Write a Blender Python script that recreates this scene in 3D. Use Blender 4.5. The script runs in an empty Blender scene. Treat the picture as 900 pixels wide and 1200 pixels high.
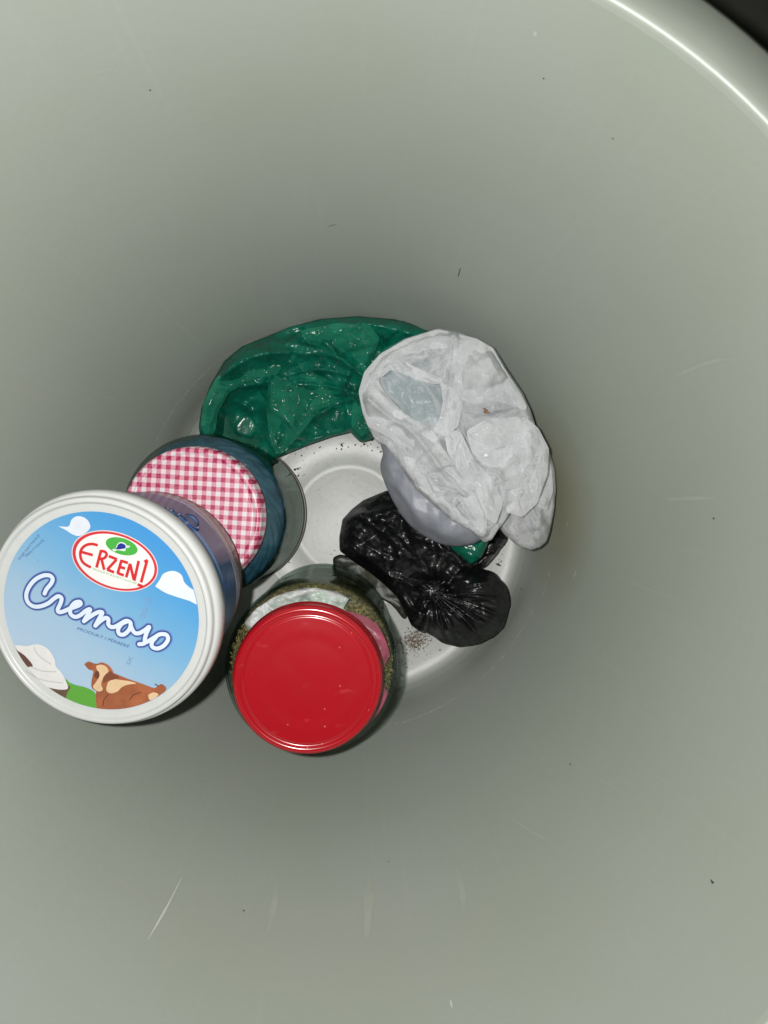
import bpy, bmesh, math, random
import numpy as np
from mathutils import Vector, Matrix

RAD = math.radians
# ------------------------------------------------------------------ camera, world, light
SC = bpy.context.scene
COL = SC.collection
W, H, F = 900.0, 1200.0, 901.0            # photo frame in pixels, focal length in pixels
CAM = Vector((0.0077, 0.016, 0.575))
fwd = Vector((23 / F, -15 / F, -1)).normalized()
rgt = fwd.cross(Vector((0, 1, 0))).normalized()
upv = rgt.cross(fwd)
cam = bpy.data.objects.new("camera", bpy.data.cameras.new("camera"))
COL.objects.link(cam)
cam.matrix_world = Matrix((
    (rgt.x, upv.x, -fwd.x, CAM.x), (rgt.y, upv.y, -fwd.y, CAM.y),
    (rgt.z, upv.z, -fwd.z, CAM.z), (0, 0, 0, 1)))
cam.data.sensor_fit = 'VERTICAL'
cam.data.sensor_height = 36
cam.data.lens = 36 * F / H
cam.data.clip_start = 0.01
cam.data.clip_end = 50
SC.camera = cam

SC.view_settings.view_transform = 'Standard'
SC.view_settings.look = 'None'
SC.view_settings.exposure = 0.0
SC.view_settings.gamma = 1.0
SC.cycles.use_denoising = True
SC.cycles.max_bounces = 10
SC.cycles.transparent_max_bounces = 24
SC.cycles.diffuse_bounces = 5

wld = bpy.data.worlds.new("World")
SC.world = wld
wld.use_nodes = True
wld.node_tree.nodes['Background'].inputs[0].default_value = (0.90, 1.0, 0.74, 1)
wld.node_tree.nodes['Background'].inputs[1].default_value = 0.045

ld = bpy.data.lights.new("phone_flash", 'AREA')
ld.shape = 'DISK'
ld.size = 0.010
ld.energy = 2.6
ld.color = (1.0, 0.985, 0.96)
lo = bpy.data.objects.new("phone_flash", ld)
COL.objects.link(lo)
lo.location = CAM + Vector((-0.028, 0.012, 0.002))

# ------------------------------------------------------------------ helpers
def ray(u, v):
    return (fwd * F + rgt * (u - W / 2) - upv * (v - H / 2)).normalized()

def at(u, v, z):
    "point of the world at height z that the photo shows at pixel (u, v)"
    d = ray(u, v)
    return CAM + d * ((z - CAM.z) / d.z)

def at_np(U, V, Z):
    d = (np.array(fwd)[None, None] * F + np.array(rgt)[None, None] * (U - W / 2)[..., None]
         - np.array(upv)[None, None] * (V - H / 2)[..., None])
    t = (Z - CAM.z) / d[..., 2]
    return np.array(CAM)[None, None] + d * t[..., None]

def link(name, me, m=None, parent=None, smooth=True):
    o = bpy.data.objects.new(name, me)
    COL.objects.link(o)
    if m is not None:
        for x in (m if isinstance(m, (list, tuple)) else [m]):
            me.materials.append(x)
    if parent is not None:
        o.parent = parent
    if smooth:
        me.polygons.foreach_set('use_smooth', [True] * len(me.polygons))
    return o

def tag(o, label=None, cat=None, group=None, kind=None):
    if label: o['label'] = label
    if cat: o['category'] = cat
    if group: o['group'] = group
    if kind: o['kind'] = kind
    return o

def empty(name, loc=(0, 0, 0), mat=None):
    o = bpy.data.objects.new(name, None)
    COL.objects.link(o)
    o.empty_display_size = 0.02
    if mat is not None: o.matrix_world = mat
    else: o.location = loc
    return o

def mesh(verts, faces):
    me = bpy.data.meshes.new("m")
    me.from_pydata([tuple(v) for v in verts], [], faces)
    me.update()
    return me

def lathe(profile, n=128, wob=None):
    "profile: list of (r, z); r == 0 closes with a pole"
    vs, fs, rows = [], [], []
    for r, z in profile:
        if r <= 1e-9:
            rows.append([len(vs)]); vs.append((0, 0, z)); continue
        row = []
        for k in range(n):
            a = 2 * math.pi * k / n
            rr = r * (1 + (wob(a, z) if wob else 0))
            row.append(len(vs)); vs.append((rr * math.cos(a), rr * math.sin(a), z))
        rows.append(row)
    for A, B in zip(rows, rows[1:]):
        for k in range(n):
            k2 = (k + 1) % n
            if len(A) == 1: fs.append((A[0], B[k], B[k2]))
            elif len(B) == 1: fs.append((A[k], B[0], A[k2]))
            else: fs.append((A[k], B[k], B[k2], A[k2]))
    me = mesh(vs, fs)
    bm = bmesh.new(); bm.from_mesh(me)
    bmesh.ops.recalc_face_normals(bm, faces=bm.faces)
    bm.to_mesh(me); bm.free()
    return me

def spline_pts(P, n=6):
    "Catmull-Rom through 2-D/3-D points"
    P = [Vector(p) for p in P]
    out = []
    for i in range(len(P) - 1):
        a = P[max(i - 1, 0)]; b = P[i]; c = P[i + 1]; d = P[min(i + 2, len(P) - 1)]
        for k in range(n):
            t = k / n
            out.append(0.5 * ((2 * b) + (c - a) * t + (2 * a - 5 * b + 4 * c - d) * t * t + (3 * b - a - 3 * c + d) * t ** 3))
    out.append(P[-1])
    return out

# ---- numpy noise
def vnoise(X, Y, seed, n=64):
    r = np.random.RandomState(seed).rand(n, n)
    xi = np.floor(X).astype(int); yi = np.floor(Y).astype(int)
    fx = X - xi; fy = Y - yi
    fx = fx * fx * (3 - 2 * fx); fy = fy * fy * (3 - 2 * fy)
    a = r[yi % n, xi % n]; b = r[yi % n, (xi + 1) % n]
    c = r[(yi + 1) % n, xi % n]; d = r[(yi + 1) % n, (xi + 1) % n]
    return (a * (1 - fx) + b * fx) * (1 - fy) + (c * (1 - fx) + d * fx) * fy - 0.5

def fbm(X, Y, seed, o=4):
    s = 0; a = 1.0
    for k in range(o):
        s = s + a * vnoise(X * 2 ** k, Y * 2 ** k, seed + k)
        a *= 0.5
    return s

from mathutils.geometry import delaunay_2d_cdt
def tri_noise(X, Y, seed, cell, stretch=1.0, rot=0.0):
    "continuous surface of flat triangular facets with sharp creases, heights about -0.5..0.5"
    rs = np.random.RandomState(seed)
    c, sn = math.cos(RAD(rot)), math.sin(RAD(rot))
    A = (X * c + Y * sn) / (cell * stretch); B = (-X * sn + Y * c) / cell
    w = 0.13
    A, B = A + w * vnoise(A * .7, B * .7, seed + 61), B + w * vnoise(A * .7 + 20, B * .7, seed + 62)
    a0, a1, b0, b1 = math.floor(A.min()) - 1, math.ceil(A.max()) + 1, math.floor(B.min()) - 1, math.ceil(B.max()) + 1
    pts, hs = [], []
    for i in range(a0, a1 + 1):
        for j_ in range(b0, b1 + 1):
            pts.append(Vector((i + rs.uniform(-.45, .45), j_ + rs.uniform(-.45, .45)))); hs.append(rs.uniform(-.5, .5))
    r = delaunay_2d_cdt(pts, [], [], 0, 1e-6)
    vo, fo, orig = r[0], r[2], r[3]
    out = np.zeros(A.shape); fa, fb, fo_ = A.ravel(), B.ravel(), out.ravel()
    # bucket the samples by integer cell to find those of each triangle quickly
    order = np.lexsort((fb, fa)); sa = fa[order]
    for f in fo:
        (x0, y0), (x1, y1), (x2, y2) = [vo[k] for k in f]
        h = [hs[orig[k][0]] for k in f]
        lo, hi = np.searchsorted(sa, (min(x0, x1, x2), max(x0, x1, x2)))
        if hi <= lo: continue
        ids = order[lo:hi]; px, py = fa[ids], fb[ids]
        m = (py >= min(y0, y1, y2)) & (py <= max(y0, y1, y2)); ids = ids[m]; px = px[m]; py = py[m]
        det = (y1 - y2) * (x0 - x2) + (x2 - x1) * (y0 - y2)
        if abs(det) < 1e-12: continue
        l0 = ((y1 - y2) * (px - x2) + (x2 - x1) * (py - y2)) / det
        l1 = ((y2 - y0) * (px - x2) + (x0 - x2) * (py - y2)) / det
        l2 = 1 - l0 - l1
        m = (l0 >= -1e-6) & (l1 >= -1e-6) & (l2 >= -1e-6)
        fo_[ids[m]] = (l0 * h[0] + l1 * h[1] + l2 * h[2])[m]
    return out

# ------------------------------------------------------------------ materials
def newmat(name):
    m = bpy.data.materials.new(name); m.use_nodes = True
    nt = m.node_tree
    return m, nt, nt.nodes, nt.links, nt.nodes['Principled BSDF']

def setp(p, **k):
    for a, b in k.items():
        p.inputs[a.replace('_', ' ')].default_value = b

def simple(name, c, rough=0.4, bump=0, bscale=200, spec=0.5, vary=0.0, coat=0.0, vscale=60):
    m, nt, N, L, p = newmat(name)
    setp(p, Base_Color=(*c, 1), Roughness=rough)
    p.inputs['Specular IOR Level'].default_value = spec
    p.inputs['Coat Weight'].default_value = coat
    p.inputs['Coat Roughness'].default_value = 0.12
    tc = N.new('ShaderNodeTexCoord')
    if vary:
        n = N.new('ShaderNodeTexNoise'); n.inputs['Scale'].default_value = vscale; n.inputs['Detail'].default_value = 6
        L.new(tc.outputs['Object'], n.inputs['Vector'])
        mx = N.new('ShaderNodeMix'); mx.data_type = 'RGBA'
        mx.inputs[6].default_value = (*[x * (1 - vary) for x in c], 1)
        mx.inputs[7].default_value = (*[min(1, x * (1 + vary)) for x in c], 1)
        L.new(n.outputs['Fac'], mx.inputs[0]); L.new(mx.outputs[2], p.inputs['Base Color'])
        rr = N.new('ShaderNodeMapRange'); rr.inputs[3].default_value = rough * 0.8; rr.inputs[4].default_value = rough * 1.25
        L.new(n.outputs['Fac'], rr.inputs[0]); L.new(rr.outputs[0], p.inputs['Roughness'])
    if bump:
        n2 = N.new('ShaderNodeTexNoise'); n2.inputs['Scale'].default_value = bscale; n2.inputs['Detail'].default_value = 5
        L.new(tc.outputs['Object'], n2.inputs['Vector'])
        b = N.new('ShaderNodeBump'); b.inputs['Strength'].default_value = bump; b.inputs['Distance'].default_value = 0.001
        L.new(n2.outputs['Fac'], b.inputs['Height']); L.new(b.outputs[0], p.inputs['Normal'])
    return m

def math_node(N, L, op, a, b=None, c=None):
    n = N.new('ShaderNodeMath'); n.operation = op
    for i, x in enumerate((a, b, c)):
        if x is None: continue
        if isinstance(x, (int, float)): n.inputs[i].default_value = x
        else: L.new(x, n.inputs[i])
    return n.outputs[0]

def mix_col(N, L, fac, a, b):
    mx = N.new('ShaderNodeMix'); mx.data_type = 'RGBA'
    for i, x in ((0, fac), (6, a), (7, b)):
        if isinstance(x, (int, float)): mx.inputs[i].default_value = x
        elif isinstance(x, tuple): mx.inputs[i].default_value = (*x, 1) if len(x) == 3 else x
        else: L.new(x, mx.inputs[i])
    return mx.outputs[2]

def film(name, c, c2, rough=0.28, alpha=0.9, trans=0.3, fine=420, coarse=130, bump=0.5, spec=0.6, thin=None, tint=None, layer=.12):
    "thin crinkled plastic film: glossy, partly translucent, sharp little creases"
    m, nt, N, L, p = newmat(name)
    tc = N.new('ShaderNodeTexCoord')
    wn = N.new('ShaderNodeTexNoise'); wn.inputs['Scale'].default_value = coarse * 0.5; wn.inputs['Detail'].default_value = 3
    L.new(tc.outputs['Object'], wn.inputs['Vector'])
    va = N.new('ShaderNodeVectorMath'); va.operation = 'MULTIPLY_ADD'
    va.inputs[1].default_value = (0.016,) * 3
    L.new(wn.outputs['Color'], va.inputs[0]); L.new(tc.outputs['Object'], va.inputs[2])
    hs = []
    for sc, feat, st in ((coarse, 'DISTANCE_TO_EDGE', (1, .55, 1)), (coarse * 1.9, 'F1', (.5, 1, 1)), (fine, 'DISTANCE_TO_EDGE', (1, .6, 1))):
        mp = N.new('ShaderNodeMapping'); mp.inputs['Scale'].default_value = st
        mp.inputs['Rotation'].default_value = (0, 0, sc * 0.01)
        L.new(va.outputs[0], mp.inputs[0])
        v = N.new('ShaderNodeTexVoronoi'); v.feature = feat; v.inputs['Scale'].default_value = sc
        L.new(mp.outputs[0], v.inputs['Vector']); hs.append(v.outputs['Distance'])
    h = math_node(N, L, 'MULTIPLY_ADD', hs[1], 0.5, hs[0])
    h = math_node(N, L, 'MULTIPLY_ADD', hs[2], 0.30, h)
    b = N.new('ShaderNodeBump'); b.inputs['Strength'].default_value = bump; b.inputs['Distance'].default_value = 0.0014
    L.new(h, b.inputs['Height'])
    n = N.new('ShaderNodeTexNoise'); n.inputs['Scale'].default_value = 70; n.inputs['Detail'].default_value = 5
    L.new(tc.outputs['Object'], n.inputs['Vector'])
    cr = N.new('ShaderNodeMapRange'); cr.inputs[1].default_value = 0.35; cr.inputs[2].default_value = 0.65
    L.new(n.outputs['Fac'], cr.inputs[0])
    col = mix_col(N, L, cr.outputs[0], c, c2)
    lm = N.new('ShaderNodeMapping'); lm.inputs['Scale'].default_value = (1, .45, .6); lm.inputs['Rotation'].default_value = (0, 0, .7)
    L.new(va.outputs[0], lm.inputs[0])
    lv = N.new('ShaderNodeTexVoronoi'); lv.inputs['Scale'].default_value = coarse * .75; L.new(lm.outputs[0], lv.inputs['Vector'])
    ls = N.new('ShaderNodeSeparateColor'); L.new(lv.outputs['Color'], ls.inputs[0])
    lr_ = N.new('ShaderNodeMapRange'); lr_.inputs[3].default_value = 1 - layer; lr_.inputs[4].default_value = 1 + layer * .6; L.new(ls.outputs[0], lr_.inputs[0])
    lx = N.new('ShaderNodeVectorMath'); lx.operation = 'SCALE'; L.new(col, lx.inputs[0]); L.new(lr_.outputs[0], lx.inputs['Scale']); col = lx.outputs[0]
    if tint:                          # list of (local xyz, radius, colour): what is packed behind the film colours it
        for (pt, rad, cc) in tint:
            d = N.new('ShaderNodeVectorMath'); d.operation = 'DISTANCE'
            L.new(va.outputs[0], d.inputs[0]); d.inputs[1].default_value = pt
            f = N.new('ShaderNodeMapRange'); f.inputs[1].default_value = rad; f.inputs[2].default_value = rad * 0.7
            L.new(d.outputs['Value'], f.inputs[0])
            col = mix_col(N, L, f.outputs[0], col, cc)
    L.new(col, p.inputs['Base Color'])
    setp(p, Roughness=rough); p.inputs['Specular IOR Level'].default_value = spec
    L.new(b.outputs[0], p.inputs['Normal'])
    tl = N.new('ShaderNodeBsdfTranslucent'); L.new(col, tl.inputs[0]); L.new(b.outputs[0], tl.inputs['Normal'])
    m1 = N.new('ShaderNodeMixShader'); m1.inputs[0].default_value = trans
    L.new(p.outputs[0], m1.inputs[1]); L.new(tl.outputs[0], m1.inputs[2])
    tr = N.new('ShaderNodeBsdfTransparent')
    tr.inputs[0].default_value = (*[min(1, 0.35 + x * 1.6) for x in c], 1)
    m2 = N.new('ShaderNodeMixShader')
    fw = N.new('ShaderNodeLayerWeight'); fw.inputs[0].default_value = .5; L.new(b.outputs[0], fw.inputs['Normal'])
    am = N.new('ShaderNodeMapRange'); am.inputs[1].default_value = .02; am.inputs[2].default_value = .38; am.inputs[3].default_value = alpha; am.inputs[4].default_value = min(1, alpha + .45)
    L.new(fw.outputs['Facing'], am.inputs[0]); amt = am.outputs[0]
    for (pt, rad, al) in (thin or []):            # places where the film lies in a single layer
        d = N.new('ShaderNodeVectorMath'); d.operation = 'DISTANCE'
        L.new(va.outputs[0], d.inputs[0]); d.inputs[1].default_value = pt
        f = N.new('ShaderNodeMapRange'); f.inputs[1].default_value = rad; f.inputs[2].default_value = rad * 0.8
        f.inputs[3].default_value = 1; f.inputs[4].default_value = al
        L.new(d.outputs['Value'], f.inputs[0])
        amt = math_node(N, L, 'MULTIPLY', amt, f.outputs[0])
    L.new(amt, m2.inputs[0])
    L.new(tr.outputs[0], m2.inputs[1]); L.new(m1.outputs[0], m2.inputs[2])
    L.new(m2.outputs[0], N['Material Output'].inputs[0])
    return m

def thin_glass(name, tint=(0.80, 0.90, 0.85), refl=0.5, rough=0.03, bump=0.0, dust=0.0):
    m, nt, N, L, p = newmat(name)
    N.remove(p)
    tr = N.new('ShaderNodeBsdfTransparent')
    gl = N.new('ShaderNodeBsdfGlossy'); gl.inputs['Roughness'].default_value = rough
    gl.inputs['Color'].default_value = (0.9, 1, 0.95, 1)
    lw = N.new('ShaderNodeLayerWeight'); lw.inputs[0].default_value = 0.5
    f = math_node(N, L, 'POWER', lw.outputs['Facing'], 4.0)
    L.new(mix_col(N, L, math_node(N, L, 'POWER', lw.outputs['Facing'], 5.0), tint, (.28, .36, .31)), tr.inputs[0])
    f = math_node(N, L, 'MULTIPLY_ADD', f, refl, 0.035)
    mx = N.new('ShaderNodeMixShader')
    L.new(f, mx.inputs[0]); L.new(tr.outputs[0], mx.inputs[1]); L.new(gl.outputs[0], mx.inputs[2])
    tc = N.new('ShaderNodeTexCoord')
    n = N.new('ShaderNodeTexNoise'); n.inputs['Scale'].default_value = 45; n.inputs['Detail'].default_value = 2
    L.new(tc.outputs['Object'], n.inputs['Vector'])
    b = N.new('ShaderNodeBump'); b.inputs['Strength'].default_value = bump; b.inputs['Distance'].default_value = 0.002
    L.new(n.outputs['Fac'], b.inputs['Height']); L.new(b.outputs[0], gl.inputs['Normal'])
    out = mx.outputs[0]
    if dust:
        df = N.new('ShaderNodeBsdfDiffuse'); df.inputs[0].default_value = (0.50, 0.50, 0.47, 1)
        m3 = N.new('ShaderNodeMixShader'); m3.inputs[0].default_value = dust
        L.new(out, m3.inputs[1]); L.new(df.outputs[0], m3.inputs[2]); out = m3.outputs[0]
    L.new(out, N['Material Output'].inputs[0])
    return m

def bin_plastic():
    m, nt, N, L, p = newmat("grey_green_plastic")
    tc = N.new('ShaderNodeTexCoord')
    sx = N.new('ShaderNodeSeparateXYZ'); L.new(tc.outputs['Object'], sx.inputs[0])
    base = (0.258, 0.286, 0.240); base2 = (0.276, 0.298, 0.268)
    n = N.new('ShaderNodeTexNoise'); n.inputs['Scale'].default_value = 9; n.inputs['Detail'].default_value = 5
    L.new(tc.outputs['Object'], n.inputs['Vector'])
    r = N.new('ShaderNodeMapRange'); r.inputs[1].default_value = .3; r.inputs[2].default_value = .7
    L.new(n.outputs['Fac'], r.inputs[0])
    col = mix_col(N, L, r.outputs[0], base, base2)
    # paler floor: its brightness from facing the flash is mixed into the colour
    z = sx.outputs['Z']
    fz = N.new('ShaderNodeMapRange'); fz.inputs[1].default_value = 0.005; fz.inputs[2].default_value = 0.0008
    L.new(z, fz.inputs[0])
    col = mix_col(N, L, fz.outputs[0], col, (0.43, 0.44, 0.425))
    # angle around the axis and radius
    ang = math_node(N, L, 'ARCTAN2', sx.outputs['Y'], sx.outputs['X'])
    r2 = math_node(N, L, 'SQRT', math_node(N, L, 'ADD', math_node(N, L, 'MULTIPLY', sx.outputs['X'], sx.outputs['X']),
                                           math_node(N, L, 'MULTIPLY', sx.outputs['Y'], sx.outputs['Y'])))
    # dried tide mark of pale dirt where wall meets floor
    cv = N.new('ShaderNodeCombineXYZ')
    L.new(math_node(N, L, 'MULTIPLY', ang, 9.0), cv.inputs[0]); L.new(math_node(N, L, 'MULTIPLY', z, 60.0), cv.inputs[1])
    dn = N.new('ShaderNodeTexNoise'); dn.inputs['Scale'].default_value = 1.6; dn.inputs['Detail'].default_value = 6
    L.new(cv.outputs[0], dn.inputs['Vector'])
    # faint vertical scuffs on the wall
    cw = N.new('ShaderNodeCombineXYZ')
    L.new(math_node(N, L, 'MULTIPLY', ang, 38.0), cw.inputs[0]); L.new(math_node(N, L, 'MULTIPLY', z, 9.0), cw.inputs[1])
    sn = N.new('ShaderNodeTexNoise'); sn.inputs['Scale'].default_value = 1.0; sn.inputs['Detail'].default_value = 3
    L.new(cw.outputs[0], sn.inputs['Vector'])
    sr = N.new('ShaderNodeMapRange'); sr.inputs[1].default_value = .60; sr.inputs[2].default_value = .78; sr.inputs[4].default_value = .035
    L.new(sn.outputs['Fac'], sr.inputs[0])
    col = mix_col(N, L, sr.outputs[0], col, (0.55, 0.56, 0.53))
    # browner, darker patch low on the right-hand wall
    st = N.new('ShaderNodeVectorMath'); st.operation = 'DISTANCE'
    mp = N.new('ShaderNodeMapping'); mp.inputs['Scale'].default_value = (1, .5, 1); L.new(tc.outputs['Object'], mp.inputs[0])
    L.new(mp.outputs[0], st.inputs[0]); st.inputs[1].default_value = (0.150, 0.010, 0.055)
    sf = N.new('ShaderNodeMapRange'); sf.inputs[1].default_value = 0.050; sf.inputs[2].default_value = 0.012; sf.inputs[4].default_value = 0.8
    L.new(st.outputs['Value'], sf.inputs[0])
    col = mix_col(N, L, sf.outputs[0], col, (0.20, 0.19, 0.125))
    cf = N.new('ShaderNodeCombineXYZ'); L.new(math_node(N, L, 'MULTIPLY', r2, 420.0), cf.inputs[0]); L.new(math_node(N, L, 'MULTIPLY', ang, 1.2), cf.inputs[1])
    rn = N.new('ShaderNodeTexNoise'); rn.inputs['Scale'].default_value = 1.0; rn.inputs['Detail'].default_value = 4; L.new(cf.outputs[0], rn.inputs['Vector'])
    rq = N.new('ShaderNodeMapRange'); rq.inputs[1].default_value = .48; rq.inputs[2].default_value = .70; rq.inputs[4].default_value = .30; L.new(rn.outputs['Fac'], rq.inputs[0])
    col = mix_col(N, L, math_node(N, L, 'MULTIPLY', rq.outputs[0], fz.outputs[0]), col, (0.33, 0.335, 0.31))
    bl_ = N.new('ShaderNodeTexNoise'); bl_.inputs['Scale'].default_value = 28; bl_.inputs['Detail'].default_value = 7; L.new(tc.outputs['Object'], bl_.inputs['Vector'])
    bq = N.new('ShaderNodeMapRange'); bq.inputs[1].default_value = .5; bq.inputs[2].default_value = .75; bq.inputs[4].default_value = .45; L.new(bl_.outputs['Fac'], bq.inputs[0])
    col = mix_col(N, L, math_node(N, L, 'MULTIPLY', bq.outputs[0], fz.outputs[0]), col, (0.30, 0.29, 0.25))
    # fine grime on the floor
    g = N.new('ShaderNodeTexNoise'); g.inputs['Scale'].default_value = 340; g.inputs['Detail'].default_value = 8; g.inputs['Roughness'].default_value = .7
    L.new(tc.outputs['Object'], g.inputs['Vector'])
    gr = N.new('ShaderNodeMapRange'); gr.inputs[1].default_value = .56; gr.inputs[2].default_value = .70; gr.inputs[4].default_value = .45
    L.new(g.outputs['Fac'], gr.inputs[0])
    gf = math_node(N, L, 'MULTIPLY', gr.outputs[0], fz.outputs[0])
    col = mix_col(N, L, gf, col, (0.17, 0.16, 0.13))
    L.new(col, p.inputs['Base Color'])
    rr = N.new('ShaderNodeMapRange'); rr.inputs[3].default_value = .34; rr.inputs[4].default_value = .48
    L.new(n.outputs['Fac'], rr.inputs[0]); L.new(rr.outputs[0], p.inputs['Roughness'])
    b = N.new('ShaderNodeBump'); b.inputs['Strength'].default_value = 0.12; b.inputs['Distance'].default_value = 0.0008
    fb = N.new('ShaderNodeTexNoise'); fb.inputs['Scale'].default_value = 260; fb.inputs['Detail'].default_value = 3
    L.new(tc.outputs['Object'], fb.inputs['Vector']); L.new(fb.outputs['Fac'], b.inputs['Height'])
    L.new(b.outputs[0], p.inputs['Normal'])
    return m

M_BIN = bin_plastic()
M_SCUFF = simple("pale_scuff", (0.44, 0.45, 0.41), 0.5, vary=.2)
M_FLOOR = simple("dark_ground", (0.05, 0.05, 0.045), 0.6, bump=.4, bscale=90, vary=.3, vscale=25)

# ------------------------------------------------------------------ ground and bin
gm = mesh([(-2, -2, 0), (2, -2, 0), (2, 2, 0), (-2, 2, 0)], [(0, 1, 2, 3)])
g = link("ground", gm, M_FLOOR, smooth=False); g.location.z = -0.012; tag(g, kind='structure')

R0, R1, ZR = 0.138, 0.2226, 0.315
CX = -0.0035
RC = at(348, 685, 0.315)              # centre of the rim: the bin leans a little
def lean(me):
    for v in me.vertices:
        k = v.co.z / ZR
        v.co.x += CX * (1 - k) + RC.x * k; v.co.y += RC.y * k
    me.update()
    return me
binr = empty("plastic_bin", (0, 0, 0))
tag(binr, "round grey green plastic bin seen into from above, holding jars and bags", "bin")
base = [(0, 0.0012), (0.038, 0.0012), (0.0405, 0.0022), (0.043, 0.0012), (0.0635, 0.0), (0.066, 0.0016), (0.069, 0.0016), (0.0715, 0.0), (0.100, 0), (0.112, 0.0),
        (0.1180, 0.0003), (0.1215, 0.0006), (0.1250, 0.0014), (0.1280, 0.0030), (0.1305, 0.0055), (0.1325, 0.0090)]
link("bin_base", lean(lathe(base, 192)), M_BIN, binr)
prof = [(0.1325, 0.0090), (0.1343, 0.0135), (0.1358, 0.0190), (0.1370, 0.0245), (0.1380, 0.030)]
for k in range(1, 25):
    t = k / 24
    prof.append((0.138 + (R1 - 0.138) * t, 0.030 + (ZR - 0.0035 - 0.030) * t))
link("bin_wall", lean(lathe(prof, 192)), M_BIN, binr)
rim = [(R1, ZR - 0.0035), (R1 + .0006, ZR - .0022), (R1 + .0010, ZR - .0014), (R1 + .0016, ZR - .0008), (R1 + .0027, ZR - .0001), (R1 + .0045, ZR), (R1 + .009, ZR - .0005), (R1 + .013, ZR - .002),
       (R1 + .021, ZR - .005), (R1 + .0255, ZR - .009), (R1 + .0270, ZR - .016), (R1 + .0265, ZR - .028),
       (R1 + .0250, ZR - .028), (R1 + .023, ZR - .012), (R1 + .0045, ZR - .0045), (R1 + .003, ZR - .012)]
M_RIM = simple("rim_plastic", (0.262, 0.286, 0.246), .40, bump=.1, bscale=120, vary=.06)
link("bin_rim", lean(lathe(rim, 192)), M_RIM, binr)
outer = [(R1 + .003, ZR - .012), (R0 + .004, 0.0), (R0 - .002, -0.008), (R0 - .006, -0.010), (0, -0.010)]
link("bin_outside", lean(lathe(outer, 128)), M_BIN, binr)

def wall_r(z):
    return 0.138 + (R1 - 0.138) * (z - 0.030) / (ZR - 0.0335)

def wall_hit(u, v):
    "where the pixel's ray meets the bin's inner wall -> (angle, z)"
    d = ray(u, v)
    t = 0.05
    while t < 1.2:
        p = CAM + d * t
        k_ = p.z / ZR; q = Vector((p.x - CX * (1 - k_) - RC.x * k_, p.y - RC.y * k_, p.z))
        if p.z < ZR and math.hypot(q.x, q.y) > wall_r(p.z): return math.atan2(q.y, q.x), p.z
        t += 0.0005
    return None

def wall_mark(pix, w, m=M_SCUFF, name="pale_streak"):
    "a thin raised streak on the wall through photo pixels, broken where the line is broken"
    pts = [wall_hit(u, v) for u, v in pix]
    if any(p is None for p in pts): return
    vs, fs = [], []
    P = spline_pts([Vector((a, z, 0)) for a, z in pts], 5)
    for i, q in enumerate(P):
        t = i / (len(P) - 1)
        ww = w * (0.25 + 0.75 * math.sin(math.pi * min(max(t, .04), .96))) * random.uniform(.6, 1.2)
        d = (P[min(i + 1, len(P) - 1)] - P[max(i - 1, 0)])
        dx, dz = d.x * 0.17, d.y
        l = math.hypot(dx, dz) or 1
        na, nz = -dz / l / 0.17, dx / l
        for s in (-1, 1):
            a = q.x + na * ww * s; z = q.y + nz * ww * s
            r = wall_r(z) - 0.00025
            vs.append((r * math.cos(a), r * math.sin(a), z))
        if i: fs.append((2 * i - 2, 2 * i - 1, 2 * i + 1, 2 * i))
    link(name, lean(mesh(vs, fs)), m, binr)

random.seed(4)
M_SC2 = simple("faint_scuff", (0.33, 0.345, 0.305), 0.42, vary=.15)
wall_mark([(212, 1030), (196, 1062), (173, 1102)], 0.00045)
wall_mark([(600, 960), (640, 985)], 0.0003, M_SC2)
M_SC3 = simple("soft_pale_mark", (0.285, 0.307, 0.264), 0.5, vary=.12, vscale=90)  # soft pale patches and streaks, slightly lighter than the wall
for pts, w_, m_ in (([(324, 1035), (321, 1060), (314, 1095)], .0016, M_SC3), ([(433, 1025), (432, 1060), (430, 1100)], .0022, M_SC3), ([(536, 1018), (541, 1040), (545, 1068)], .0018, M_SC3),
                    ([(98, 92), (112, 84), (134, 78)], .0006, M_SC3), ([(700, 912), (740, 935)], .0004, M_SC3), ([(780, 585), (842, 583)], .0012, M_SC3), ([(690, 665), (800, 705)], .0005, M_SC3),
                    ([(170, 330), (205, 375), (240, 410)], .0008, M_SC3), ([(260, 290), (300, 340), (330, 365)], .0008, M_SC3), ([(75, 445), (140, 470), (190, 480)], .0007, M_SC3),
                    ([(760, 455), (830, 425), (870, 420)], .0007, M_SC3), ([(672, 678), (676, 668)], .0003, M_SCUFF), ([(664, 618), (666, 612)], .0003, M_SCUFF), ([(528, 1172), (530, 1182)], .0003, M_SCUFF),
                    ([(627, 36), (628, 42)], .0006, M_SC2), ([(300, 240), (301, 320)], .0004, M_SC3)):
    wall_mark(pts, w_, m_)
M_WSP = simple("wall_speck", (0.05, 0.045, 0.035), .6)
for pts, w_ in (([(540, 313), (537, 324)], .0003), ([(175, 104), (176, 105)], .0004), ([(637, 90), (638, 92)], .0004), ([(285, 1067), (286, 1069)], .0004), ([(668, 895), (669, 897)], .0004),
                ([(718, 161), (720, 162)], .0003), ([(836, 607), (838, 608)], .0004), ([(384, 265), (394, 262)], .0002), ([(610, 690), (612, 691)], .0004), ([(455, 1010), (456, 1011)], .0003)):
    wall_mark(pts, w_, M_WSP, "wall_speck")

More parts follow.
